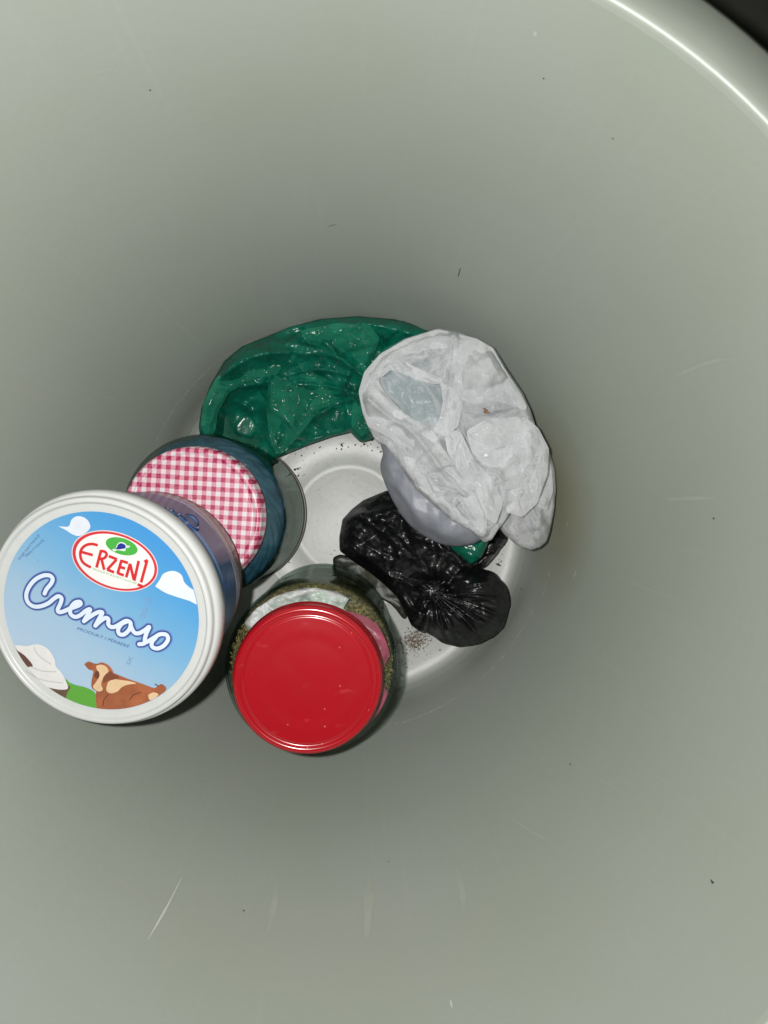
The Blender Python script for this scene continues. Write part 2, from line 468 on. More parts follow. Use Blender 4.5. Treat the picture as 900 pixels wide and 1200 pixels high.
def ring_arc(a0, a1, z, w, seed):
    "broken chalky scratch running round the foot of the wall"
    rs = random.Random(seed)
    a = a0; vs, fs = [], []
    while a < a1:
        L_ = rs.uniform(.004, .03)
        ww = w * rs.choice([.35, .5, .8, 1.3]); zz = z + rs.uniform(-.0004, .0004)
        n = max(2, int(L_ / .004)); i0 = len(vs)
        for k in range(n + 1):
            b = a + L_ * k / n
            tp = ww * (0.3 + 0.7 * math.sin(math.pi * (k + .3) / (n + .6)))
            for s in (-1, 1):
                z2 = zz + s * tp; r = wall_r(z2) - 0.0003
                vs.append((r * math.cos(b), r * math.sin(b), z2))
            if k: fs.append((i0 + 2 * k - 2, i0 + 2 * k - 1, i0 + 2 * k + 1, i0 + 2 * k))
        a += L_ * rs.uniform(.85, 1.2) + (rs.uniform(0, .02) if rs.random() < .15 else 0)
    link("scratch_line", lean(mesh(vs, fs)), M_SCUFF, binr)
ring_arc(RAD(98), RAD(156), 0.044, 0.00028, 1)
ring_arc(RAD(-78), RAD(-24), 0.045, 0.00032, 2)
ring_arc(RAD(-20), RAD(-14), 0.050, 0.0004, 3)

# ------------------------------------------------------------------ crumpled film sheets
def seg_dist(U, V, poly, closed=True):
    best = np.full(U.shape, 1e9); bx = np.zeros(U.shape); by = np.zeros(U.shape)
    n = len(poly)
    for i in range(n if closed else n - 1):
        x0, y0 = poly[i]; x1, y1 = poly[(i + 1) % n]
        dx, dy = x1 - x0, y1 - y0
        t = np.clip(((U - x0) * dx + (V - y0) * dy) / (dx * dx + dy * dy + 1e-9), 0, 1)
        qx, qy = x0 + t * dx, y0 + t * dy
        d = np.hypot(U - qx, V - qy)
        m = d < best
        best = np.where(m, d, best); bx = np.where(m, qx, bx); by = np.where(m, qy, by)
    return best, bx, by

def inside(U, V, poly):
    c = np.zeros(U.shape, bool); n = len(poly); j = n - 1
    for i in range(n):
        xi, yi = poly[i]; xj, yj = poly[j]
        hit = ((yi > V) != (yj > V)) & (U < (xj - xi) * (V - yi) / (yj - yi + 1e-12) + xi)
        c ^= hit; j = i
    return c

def crumple(name, outline, z_edge, bulge, width, m, parent=None, lumps=(), ridges=(), holes=(), grow=0.03, gathers=(),
            step=1.7, seed=1, iters=2, hold=0.12, rot=0, creases=0, crease_h=.0016, spread=40, puckers=(), edge_hold=0.25, facet=0.0, cell=14, skirt=True, bend=0.6, zmin=0.002,
            edge_fn=None, rough_edge=1.2, smooth_outline=True, skirt_z=None, skirt_in=0.10):
    """a film bag surface: outline traced in photo pixels, given its real height; the sheet is then made longer than the
    room it has, so that it buckles into wrinkles, and is let relax."""
    if smooth_outline:
        cl = list(outline) + [outline[0]]
        outline = [(p.x, p.y) for p in spline_pts([Vector((a, b, 0)) for a, b in cl], 4)][:-1]
    rs = np.random.RandomState(seed)
    if rough_edge:
        k = np.arange(len(outline))
        ox = fbm(k * .35, k * 0 + .5, seed + 3, 3) * 2 * rough_edge; oy = fbm(k * .35, k * 0 + 9.5, seed + 5, 3) * 2 * rough_edge
        outline = [(a + dx, b + dy) for (a, b), dx, dy in zip(outline, ox, oy)]
    us = [a for a, b in outline]; vs_ = [b for a, b in outline]
    U, V = np.meshgrid(np.arange(min(us) - step, max(us) + 2 * step, step), np.arange(min(vs_) - step, max(vs_) + 2 * step, step))
    mask = inside(U, V, outline)
    d, bx, by = seg_dist(U, V, outline)
    for hp in holes:
        hin = inside(U, V, hp); mask &= ~hin
        d2, cx, cy = seg_dist(U, V, hp)
        mm = d2 < d
        bx = np.where(mm, cx, bx); by = np.where(mm, cy, by)
        dh = np.minimum(d, d2)
    dist = np.where(mask, d, 0)
    # prune cells: vertices used by at least one full quad
    def quads(mk): return mk[:-1, :-1] & mk[1:, :-1] & mk[:-1, 1:] & mk[1:, 1:]
    q = quads(mask)
    used = np.zeros(mask.shape, bool)
    used[:-1, :-1] |= q; used[1:, :-1] |= q; used[:-1, 1:] |= q; used[1:, 1:] |= q
    mask = used
    cnt = np.zeros(mask.shape, int)
    cnt[:-1, :-1] += q; cnt[1:, :-1] += q; cnt[:-1, 1:] += q; cnt[1:, 1:] += q
    bnd = mask & (cnt < 4)
    U2 = np.where(bnd, bx, U); V2 = np.where(bnd, by, V)
    t = np.clip(dist / width, 0, 1)
    Z = z_edge + bulge * np.maximum(0, 1 - (1 - t) ** 2) ** .7
    if edge_fn is not None: Z = Z + edge_fn(U, V)
    for (lu, lv, ra, rb, rot, hgt) in lumps:
        c, s = math.cos(RAD(rot)), math.sin(RAD(rot))
        x = ((U - lu) * c + (V - lv) * s) / ra; y = (-(U - lu) * s + (V - lv) * c) / rb
        Z = Z + hgt * np.exp(-(x * x + y * y)) * np.clip(t * 2.5, 0.15, 1)
    for (pl, rw, hgt) in ridges:
        pl = [(p.x, p.y) for p in spline_pts([Vector((a, b, 0)) for a, b in pl], 5)]
        dr, _, _ = seg_dist(U, V, pl, False)
        Z = Z + hgt * np.exp(-(dr / rw) ** 1.1)
    er = np.clip(t * 2.2, 0.4, 1)
    keep = 1.0
    for (gu, gv, amp, gr, npl) in gathers:          # pleats that run out of a gathered point
        ru, rv = U - gu, V - gv
        rr = np.hypot(ru, rv); th = np.arctan2(rv, ru)
        fall = np.exp(-(rr / gr) ** 2) * np.clip(rr / 10, .15, 1)
        lr = np.log(rr + 6) * 2.0
        pl = 0
        for k, (mul, am) in enumerate(((1, .6), (2.1, .3), (4.3, .14))):
            pl = pl + am * tri_noise(np.sin(th / 2) * npl * mul * .9, np.cos(th / 2) * npl * mul * .9 + lr * .35, seed + 30 + k, 1.0)
        Z = Z + amp * pl * 2 * fall * er
        keep = keep * (1 - .6 * fall)
    if facet:
        Z = Z + facet * er * keep * (1.1 * tri_noise(U, V, seed + 5, cell * 2.1, 1.6, rot + 20) + .8 * tri_noise(U, V, seed, cell, 2.0, rot) + .34 * tri_noise(U, V, seed + 7, cell * .5, 2.2, rot + 35) + .06 * tri_noise(U, V, seed + 8, cell * .22, 1.6, rot - 30))
    rc = np.random.RandomState(seed + 77)
    ys_, xs_ = np.nonzero(mask)
    for k in range(creases):                        # single sharp fold lines of the film
        i_ = rc.randint(len(ys_)); cu_, cv_ = U[ys_[i_], xs_[i_]], V[ys_[i_], xs_[i_]]
        a_ = RAD(rot + rc.normal(0, spread))
        for (pu, pv, pr_) in list(puckers) + [(g_[0], g_[1], g_[3]) for g_ in gathers]:
            if math.hypot(cu_ - pu, cv_ - pv) < pr_: a_ = math.atan2(cv_ - pv, cu_ - pu) + rc.normal(0, .15)
        L_ = rc.uniform(8, 24) if rc.rand() < .5 else rc.uniform(24, 60); wd = rc.uniform(1.7, 3.8) * (.7 + L_ / 60); cb = rc.uniform(-.5, .5)
        du, dv = U - cu_, V - cv_
        s_ = (du * math.cos(a_) + dv * math.sin(a_)) / L_; n_ = (-du * math.sin(a_) + dv * math.cos(a_)) / wd + cb * s_ * s_ * 4
        tent = np.clip(1 - np.abs(n_) * np.where(n_ > 0, 1, .55), 0, 1) * np.clip(1 - s_ * s_, 0, 1)
        Z = Z + crease_h * (wd / 4) * rc.choice([1, 1, .6, -.7]) * tent * np.clip(t * 4, .35, 1)
    Z = np.maximum(Z, zmin)
    T = at_np(U2, V2, Z)
    P = T.copy()
    G = 1 + fbm(U / 30, V / 30, seed + 11, 2) * .9
    dirs = [(0, 1, 1.0), (1, 0, 1.0), (1, 1, .6), (1, -1, .6), (0, 2, bend), (2, 0, bend), (0, 4, bend), (4, 0, bend), (3, 3, bend), (3, -3, bend)]
    cons = []
    ny, nx = mask.shape
    for dy, dx, st in dirs:
        x0, x1 = (0, nx - dx) if dx >= 0 else (-dx, nx)
        A = (slice(0, ny - dy), slice(x0, x1)); B = (slice(dy, ny), slice(x0 + dx, x1 + dx))
        mk = (mask[A] & mask[B]).astype(float)
        rest = np.linalg.norm(T[A] - T[B], axis=-1)
        g = grow * np.clip(G[A], .3, 2.2)
        l = math.hypot(dx, dy)
        cons.append((A, B, mk[..., None] * st, rest, g, mk * st))
    num = np.zeros(mask.shape)
    for A, B, mk, rest, g, ms in cons:
        num[A] += ms; num[B] += ms
    num = np.maximum(num, 1)[..., None]
    print(name, mask.sum())
    hw = np.where(bnd, edge_hold, hold)[..., None]
    for it in range(iters):
        k = min(1, it / (iters * .5))
        acc = np.zeros(P.shape)
        for A, B, mk, rest, g, ms in cons:
            D = P[B] - P[A]
            L_ = np.sqrt((D * D).sum(-1)) + 1e-9
            c = (D * ((L_ - rest * (1 + g * k)) / L_ * .5)[..., None]) * mk
            acc[A] += c; acc[B] -= c
        P += acc / num * 2.0
        P += hw * (T - P)
        P[..., 2] = np.maximum(P[..., 2], zmin)
    idx = -np.ones(mask.shape, int)
    idx[mask] = np.arange(mask.sum())
    verts = [tuple(x) for x in P[mask]]
    q = quads(mask) & q
    fs = []
    ys, xs = np.nonzero(q)
    for y, x in zip(ys, xs):
        fs.append((idx[y, x], idx[y + 1, x], idx[y + 1, x + 1], idx[y, x + 1]))
    me = mesh(verts, fs)
    bm = bmesh.new(); bm.from_mesh(me)
    # tidy the outline a little
    be = [v for v in bm.verts if v.is_boundary]
    for _ in range(2):
        new = {}
        for v in be:
            nb = [e.other_vert(v) for e in v.link_edges if e.is_boundary]
            if len(nb) == 2: new[v] = v.co * .5 + (nb[0].co + nb[1].co) * .25
        for v, c in new.items(): v.co = c
    if skirt:
        cen = Vector((0, 0, 0))
        for v in bm.verts: cen += v.co
        cen /= len(bm.verts)
        ed_all = {e for e in bm.edges if e.is_boundary}; loops = []
        while ed_all:
            st_ = [ed_all.pop()]; lp_ = set(st_)
            while st_:
                e = st_.pop()
                for v in e.verts:
                    for e2 in v.link_edges:
                        if e2 in ed_all: ed_all.remove(e2); lp_.add(e2); st_.append(e2)
            loops.append(lp_)
        ed = list(max(loops, key=len))
        zb = skirt_z if skirt_z is not None else zmin
        for f1, f2 in ((skirt_in * .35, .35), (skirt_in, 1.0)):
            r = bmesh.ops.extrude_edge_only(bm, edges=ed)
            nv = [x for x in r['geom'] if isinstance(x, bmesh.types.BMVert)]
            ed = [x for x in r['geom'] if isinstance(x, bmesh.types.BMEdge) and x.is_boundary]
            for v in nv:
                k = f1 if f1 < skirt_in else f1 * .65
                v.co.x += (cen.x - v.co.x) * k; v.co.y += (cen.y - v.co.y) * k
                v.co.z += (min(zb, v.co.z) - v.co.z) * f2
    bmesh.ops.recalc_face_normals(bm, faces=bm.faces)
    bm.to_mesh(me); bm.free()
    o = link(name, me, m, parent)
    if sum(p.normal.z for p in me.polygons) < 0: me.flip_normals()
    return o

# ---------------------------------------------------------------- green bag
def P3(u, v, z): return tuple(at(u, v, z))
M_GREEN = film("green_film", (0.005, 0.180, 0.112), (0.003, 0.120, 0.075), rough=.24, alpha=.80, trans=.25, bump=.22, spec=.65, layer=.16,
               thin=[(P3(290, 495, .03), .020, .50), (P3(366, 502, .02), .009, .6)])
green = crumple("green_plastic_bag",
    [(235, 517), (233, 500), (236, 478), (247, 450), (263, 423), (283, 406), (312, 394), (340, 383), (375, 374), (420, 371), (473, 375), (503, 387),
     (522, 410), (524, 470), (500, 520), (460, 512), (446, 505), (437, 514), (423, 518), (411, 506), (388, 512), (360, 522), (341, 530), (323, 538), (300, 550), (262, 548)],
    0.020, 0.010, 18, M_GREEN, skirt_in=.12, edge_fn=lambda U, V: np.clip((np.hypot(U - 408, V - 612) - 175) / 65, 0, 1) * .027, lumps=[(292, 495, 26, 24, 0, -.026), (430, 440, 50, 35, 0, .012), (366, 500, 12, 14, 0, -.014), (330, 500, 9, 34, 15, .010)],
    ridges=[([(240, 500), (256, 447), (298, 418), (353, 413), (407, 421)], 9, .010), ([(253, 503), (270, 460), (313, 447), (367, 433), (410, 440)], 3.5, .006), ([(340, 400), (378, 384), (430, 380), (480, 390)], 6, .006),
            ([(313, 447), (320, 483), (327, 527)], 4, .007), ([(420, 460), (380, 452), (340, 450)], 3.5, .006), ([(420, 462), (384, 462), (347, 472)], 3.5, .006), ([(421, 464), (390, 476), (363, 492)], 3.5, .006),
            ([(424, 466), (418, 486), (409, 503)], 3.5, .005), ([(427, 443), (400, 420), (377, 397)], 4, .006), ([(427, 440), (380, 412), (337, 402)], 3.5, .004), ([(430, 438), (424, 410), (420, 387)], 3.5, .005),
            ([(433, 440), (446, 420), (470, 405)], 4, .005), ([(430, 460), (436, 485), (438, 508)], 4, .006), ([(275, 470), (292, 478), (300, 500), (296, 520)], 2.5, .004), ([(334, 530), (352, 500), (360, 475)], 3.5, .005)],
    grow=.03, gathers=[(405, 458, .007, 55, 5)], puckers=[(318, 452, 45)], creases=110, crease_h=.0026, seed=11, facet=.018, cell=19, rot=-20, rough_edge=1.3, smooth_outline=False, step=1.6)

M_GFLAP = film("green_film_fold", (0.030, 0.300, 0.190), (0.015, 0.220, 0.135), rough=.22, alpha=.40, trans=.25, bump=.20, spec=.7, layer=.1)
gz = lambda U, V: np.clip((np.hypot(U - 408, V - 612) - 175) / 65, 0, 1) * .027
for k_, (ol, z_, sd, rt) in enumerate((
    ([(236, 500), (238, 474), (252, 444), (272, 424), (296, 412), (330, 408), (370, 405), (402, 412), (412, 424), (380, 430), (345, 430), (316, 440), (292, 446), (270, 460), (256, 482), (252, 506), (243, 514)], .034, 61, -20),
    ([(316, 446), (345, 432), (376, 436), (402, 446), (420, 458), (400, 476), (372, 482), (360, 500), (342, 520), (326, 534), (318, 520), (312, 480)], .032, 62, 60),
    ([(352, 388), (392, 379), (432, 380), (446, 396), (438, 420), (424, 440), (404, 430), (380, 410), (360, 400)], .040, 63, 10),
    ([(424, 440), (450, 408), (480, 396), (498, 410), (490, 440), (462, 462), (440, 480), (436, 505), (424, 512), (412, 500), (414, 470)], .036, 64, 80))):
    f_ = crumple("bag_fold", ol, z_, .004, 10, M_GFLAP, green, grow=.0, seed=sd, facet=.012, cell=15, rot=rt, creases=40, crease_h=.0018, skirt=False, smooth_outline=False, rough_edge=1.5, edge_fn=gz)
tag(green, "glossy green plastic bag crumpled against the far wall of the bin", "plastic bag")

scrap = crumple("green_plastic_scrap", [(520, 636), (545, 630), (572, 630), (569, 645), (562, 655), (552, 661), (541, 652), (530, 645)], 0.040, 0.010, 10, M_GREEN,
    grow=.03, seed=5, facet=.005, cell=9, step=1.3, skirt_z=.004)
tag(scrap, "small scrap of green plastic film poking out between white bag and black bag", "plastic scrap")

# ---------------------------------------------------------------- black bag
M_BLACK = film("black_film", (0.0035, 0.0035, 0.0042), (0.006, 0.006, 0.007), rough=.33, alpha=1, trans=0.0, bump=.26, fine=520, coarse=170, spec=.6)
blk = empty("black_plastic_bag", P3(480, 670, 0)); BI = blk.location.copy()
tag(blk, "black plastic bag tied in a knot, lying on the bin floor beside the jars", "plastic bag")
def under(o, root):
    o.parent = root; o.matrix_parent_inverse = Matrix.Translation(-root.location)
    return o
o = crumple("bag_body", [(400, 609), (412, 597), (426, 587), (454, 576), (500, 585), (540, 610), (560, 640), (558, 668), (540, 700), (520, 735), (495, 742), (482, 733),
     (474, 715), (465, 700), (448, 684), (432, 671), (412, 657), (398, 645), (397, 628)], 0.024, 0.016, 26, M_BLACK,
    lumps=[(430, 615, 25, 18, 0, .006), (470, 650, 45, 25, 35, .010), (508, 694, 14, 14, 0, -.010)],
    grow=.03, rough_edge=1.3, smooth_outline=False, puckers=[(510, 694, 40)], seed=21, facet=.011, cell=15, rot=40, creases=170, crease_h=.0018, spread=70, step=1.5); under(o, blk)
o = crumple("bag_bottom", [(520, 676), (537, 668), (553, 666), (570, 668), (583, 675), (594, 690), (597, 709), (591, 733), (580, 745), (569, 752), (544, 758), (526, 755), (508, 747), (490, 734), (485, 715), (495, 692)],
    0.030, 0.020, 34, M_BLACK, lumps=[(560, 690, 18, 14, 20, .008), (535, 725, 26, 18, 20, .007), (506, 694, 15, 15, 0, -.012)], ridges=[([(520, 690), (550, 705), (585, 722)], 5, -.006)],
    grow=.03, rough_edge=1.3, gathers=[(506, 693, .011, 80, 16)], seed=22, facet=.011, cell=12, creases=110, crease_h=.0015, step=1.4); under(o, blk)
o = crumple("bag_tail", [(548, 668), (556, 650), (566, 636), (583, 618), (590, 624), (594, 631), (588, 640), (581, 650), (571, 662), (560, 668)], 0.020, 0.012, 8, M_BLACK,
    grow=.03, rough_edge=.5, gathers=[(552, 668, .006, 40, 6)], seed=23, facet=.006, cell=7, creases=20, crease_h=.0014, step=1.2, skirt_z=.006); under(o, blk)
# the knot: a tight little roll of film
kn = bmesh.new()
bmesh.ops.create_icosphere(kn, subdivisions=4, radius=1)
for v in kn.verts:
    a = math.atan2(v.co.y, v.co.x)
    f = 1 + .12 * math.sin(5 * a + 6 * v.co.z) + .06 * math.sin(11 * a - 4 * v.co.z)
    v.co = Vector((v.co.x * .0085 * f, v.co.y * .0065 * f, v.co.z * .006 * f))
km = bpy.data.meshes.new("m"); kn.to_mesh(km); kn.free()
o = link("knot", km, M_BLACK, blk); o.location = Vector(P3(506, 692, .043)) - BI

# dark greenish strip of film between the black bag and the jar
M_STRIP = film("dark_strip_film", (0.010, 0.013, 0.010), (0.040, 0.044, 0.022), rough=.40, alpha=.82, trans=.1, bump=.08, spec=.4)
o = crumple("film_strip", [(391, 654), (399, 650), (425, 656), (455, 676), (468, 696), (477, 722), (474, 728), (466, 716), (458, 708), (448, 702), (436, 698), (420, 684), (392, 676)],
    0.006, 0.0, 8, M_STRIP, smooth_outline=False, grow=.03, seed=31, facet=.002, cell=14, step=1.4, skirt_z=.003)
tag(o, "dark olive strip of torn film wedged between black bag and red lidded jar", "film strip")

# ---------------------------------------------------------------- white bag
M_WHITE = film("white_film", (0.76, 0.77, 0.785), (0.66, 0.67, 0.69), rough=.28, alpha=.42, trans=.25, layer=.05, bump=.16, fine=380, coarse=120, spec=.4,
              thin=[(P3(472, 520, .085), .008, .45), (P3(482, 540, .085), .007, .5), (P3(512, 420, .10), .010, .7), (P3(530, 590, .10), .010, .75)])
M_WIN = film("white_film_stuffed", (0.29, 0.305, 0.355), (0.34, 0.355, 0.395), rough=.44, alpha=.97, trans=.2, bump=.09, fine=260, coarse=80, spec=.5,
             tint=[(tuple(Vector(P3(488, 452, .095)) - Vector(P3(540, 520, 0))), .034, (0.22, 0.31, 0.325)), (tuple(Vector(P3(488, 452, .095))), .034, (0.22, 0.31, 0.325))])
wb = empty("white_plastic_bag", P3(540, 520, 0))
tag(wb, "crumpled white translucent plastic bag with open mouth leaning on the right wall", "plastic bag")
o = crumple("bag_body", [(449, 532), (446, 550), (457, 580), (475, 610), (502, 631), (529, 640), (552, 638), (566, 630), (590, 600), (612, 540), (612, 480), (585, 430), (545, 405),
    (505, 400), (455, 415), (436, 440), (432, 470), (442, 505)],
    0.060, 0.020, 26, M_WIN, lumps=[(510, 590, 40, 30, 40, .004)], creases=25, crease_h=.0012, ridges=[([(518, 448), (514, 485)], 5, .0015)],
    grow=.03, rough_edge=.3, seed=41, facet=.010, cell=24, step=1.8, skirt_z=.006); under(o, wb)
o = crumple("bag_mouth", [(439, 514), (430, 498), (424, 484), (420, 460), (427, 436), (445, 415), (475, 397), (514, 384), (538, 388), (560, 396), (580, 407), (595, 433), (613, 460),
    (622, 481), (630, 505), (632, 530), (622, 560), (606, 590), (592, 612), (583, 622), (576, 632), (568, 636), (556, 625), (529, 610), (505, 589), (487, 574), (475, 556), (464, 538), (452, 522)],
    0.088, 0.009, 12, M_WHITE, smooth_outline=False,
    holes=[[(p.x, p.y) for p in spline_pts([Vector((a, b, 0)) for a, b in [(446, 436), (452, 428), (460, 425), (470, 430), (480, 440), (495, 447), (512, 450), (525, 454), (529, 464), (527, 480), (520, 492), (508, 497), (492, 494), (475, 485), (462, 472), (450, 458), (444, 446), (446, 436)]], 4)][:-1]],
    lumps=[(575, 450, 40, 45, 0, .012), (490, 520, 30, 14, 45, .004), (490, 462, 34, 24, 20, -.008), (545, 500, 22, 30, 0, -.008), (470, 525, 8, 22, -30, -.008)],
    ridges=[([(432, 468), (455, 488), (485, 508), (516, 548), (552, 590), (568, 624)], 7, .012), ([(434, 442), (462, 412), (500, 398), (530, 394)], 7, .008),
            ([(532, 388), (529, 430), (527, 469), (514, 508)], 4, .005), ([(439, 454), (457, 472), (478, 487), (499, 502), (516, 520)], 4, .006),
            ([(454, 499), (466, 530), (484, 562), (520, 598), (566, 628)], 4, .006), ([(514, 520), (538, 550), (556, 574), (571, 610)], 4, .006),
            ([(544, 481), (568, 481), (610, 475)], 3.5, .004), ([(529, 472), (544, 508), (556, 538), (586, 556), (592, 592)], 4, .006),
            ([(586, 553), (610, 532), (631, 524)], 4, .006), ([(580, 562), (568, 598), (558, 624)], 4, .005), ([(565, 406), (586, 445), (592, 470)], 4, .004),
            ([(468, 424), (485, 438), (508, 446), (530, 450)], 3.5, .004), ([(556, 538), (590, 520), (620, 490)], 4, .005), ([(500, 405), (520, 425), (528, 440)], 3, .003)],
    grow=.03, rough_edge=1.5, puckers=[(552, 575, 45), (470, 494, 35), (537, 388, 45)], creases=150, crease_h=.0021, spread=50, seed=42, facet=.019, cell=21, rot=50, step=1.5, skirt_z=.058, skirt_in=.04); under(o, wb)
o = crumple("bag_handle", [(612, 498), (630, 506), (641, 523), (646, 536), (650, 552), (651, 575), (649, 598), (645, 620), (640, 634), (632, 640), (622, 644), (607, 640), (592, 628), (583, 614), (590, 585), (596, 548), (602, 520)],
    0.066, 0.007, 12, M_WHITE, smooth_outline=False, lumps=[(620, 600, 14, 26, 10, .006)], ridges=[([(604, 530), (612, 570), (628, 620)], 5, .008), ([(640, 530), (636, 580), (630, 630)], 6, .006)],
    grow=.03, rough_edge=1.5, gathers=[(603, 545, .005, 70, 5)], creases=60, crease_h=.002, rot=75, seed=43, facet=.012, cell=18, step=1.5, skirt_z=.012, skirt_in=.2); under(o, wb)

M_WFLAP = film("white_film_fold", (0.83, 0.84, 0.86), (0.77, 0.78, 0.80), rough=.26, alpha=.42, trans=.25, bump=.14, fine=380, coarse=120, spec=.4, layer=.05)
for k_, (ol, z_, sd, rt) in enumerate((
    ([(424, 482), (420, 460), (427, 437), (446, 415), (476, 398), (512, 386), (530, 390), (528, 408), (500, 410), (470, 418), (448, 428), (440, 446), (446, 460), (462, 478), (482, 492), (508, 506), (524, 530), (548, 562), (572, 600), (570, 628), (560, 622), (540, 590), (512, 556), (480, 528), (450, 510), (432, 500)], .099, 71, 40),
    ([(534, 390), (558, 397), (578, 408), (592, 432), (610, 462), (620, 484), (604, 478), (580, 470), (556, 474), (540, 468), (530, 440), (530, 410)], .103, 72, 70),
    ([(546, 504), (570, 490), (606, 488), (626, 506), (628, 530), (612, 556), (592, 560), (566, 546), (552, 530)], .102, 73, 20),
    ([(514, 446), (534, 452), (542, 474), (538, 500), (520, 512), (508, 506), (516, 490), (520, 470)], .100, 76, 80),
    ([(470, 532), (490, 540), (512, 570), (540, 600), (556, 618), (530, 606), (506, 586), (488, 570)], .097, 74, 50),
    ([(520, 500), (540, 506), (556, 540), (576, 560), (590, 590), (582, 616), (572, 610), (560, 580), (540, 556), (524, 530)], .104, 77, 60),
    ([(440, 440), (452, 424), (470, 420), (488, 430), (510, 440), (524, 446), (510, 452), (488, 446), (472, 438), (458, 434), (446, 444)], .101, 78, 20),
    ([(596, 498), (616, 488), (632, 502), (644, 526), (642, 556), (630, 590), (612, 606), (594, 600), (588, 570), (596, 536)], .099, 79, 75),
    ([(596, 552), (612, 530), (632, 520), (645, 545), (648, 575), (640, 600), (622, 590), (606, 575)], .078, 75, 70))):
    o = crumple("bag_fold", ol, z_, .003, 10, M_WFLAP, grow=.0, seed=sd, facet=.010, cell=16, rot=rt, creases=24, crease_h=.0019, skirt=False, smooth_outline=False, rough_edge=1.4, zmin=.05); under(o, wb)

M_VEIL = film("white_film_single", (0.80, 0.81, 0.83), (0.74, 0.75, 0.77), rough=.26, alpha=.20, trans=.2, bump=.16, fine=380, coarse=120, spec=.4, layer=.05)
o = crumple("bag_fold", [(438, 430), (452, 420), (472, 422), (500, 440), (534, 448), (540, 475), (530, 500), (505, 508), (478, 494), (452, 470), (438, 450)], .0985, .0, 10, M_VEIL, grow=.0, seed=81, facet=.004, cell=14, rot=40,
    creases=30, crease_h=.0014, skirt=False, smooth_outline=False, rough_edge=1, zmin=.05); under(o, wb)

# dead leaf crumb on the white bag
def crumb(name, u, v, z, size, m, label, cat, seed):
    rs = random.Random(seed)
    bm = bmesh.new()
    for k in range(4):
        r = bmesh.ops.create_icosphere(bm, subdivisions=2, radius=1)
        a = rs.random() * 6.28; off = Vector((rs.uniform(-1, 1), rs.uniform(-1, 1), rs.uniform(0, .4))) * size * .5
        sx_, sy_ = size * rs.uniform(.35, .8), size * rs.uniform(.12, .3)
        for w in r['verts']:
            c = w.co; x, y = c.x * sx_, c.y * sy_
            w.co = Vector((x * math.cos(a) - y * math.sin(a), x * math.sin(a) + y * math.cos(a), c.z * size * .15 + .1 * size * math.sin(3 * c.x))) + off
    me = bpy.data.meshes.new("m"); bm.to_mesh(me); bm.free()
    o = link(name, me, m); o.location = at(u, v, z)
    return tag(o, label, cat)
M_LEAF = simple("dry_leaf_brown", (0.16, 0.085, 0.035), .6, vary=.5, vscale=700)
M_DARK = simple("dark_husk", (0.045, 0.03, 0.02), .6, vary=.4, vscale=700)

# ---------------------------------------------------------------- twist-off jars
M_GLASS = thin_glass("jar_glass", (0.93, 0.965, 0.94), refl=.22, bump=.25)
M_GLASS2 = thin_glass("jar_glass_dusty", (0.93, 0.95, 0.94), refl=.25, bump=.3)
def glass_profile(rb, h, rn, th=.0022):
    out = [(0, .004), (rb * .62, .003), (rb * .80, .0006), (rb * .90, .0004), (rb * .965, .003), (rb, .008), (rb * 1.0, .014), (rb * .992, .018),
           (rb * .992, h * .55), (rb, h * .70), (rb, h * .80), (rb * .985, h * .845), (rb * .94, h * .885), (rn * 1.04, h * .92), (rn, h * .945), (rn, h - .002), (rn - .001, h)]
    inn = [(r - th if r > th * 3 else 0, z + (th if z < .02 else -.0006)) for r, z in reversed(out) if r > 0]
    return out + [(rn - th, h)] + inn[1:] + [(0, .0075)]
def lid_profile(r, h):
    return [(r - .0012, -h), (r + .0004, -h + .0006), (r + .0006, -h + .0018), (r - .0002, -h + .003), (r - .0002, -.0030), (r - .0006, -.0014), (r - .0016, -.0004), (r - .0028, 0),
            (r - .0040, -.0004), (r - .0048, -.0013), (r - .0058, -.0014), (r - .0062, -.0012), (r - .0066, -.0010), (r - .0070, -.00098), (r - .0080, -.0010), (r - .012, -.0010), (r * .62, -.0010), (r * .58, -.00112), (r * .50, -.0011), (0, -.0010)]

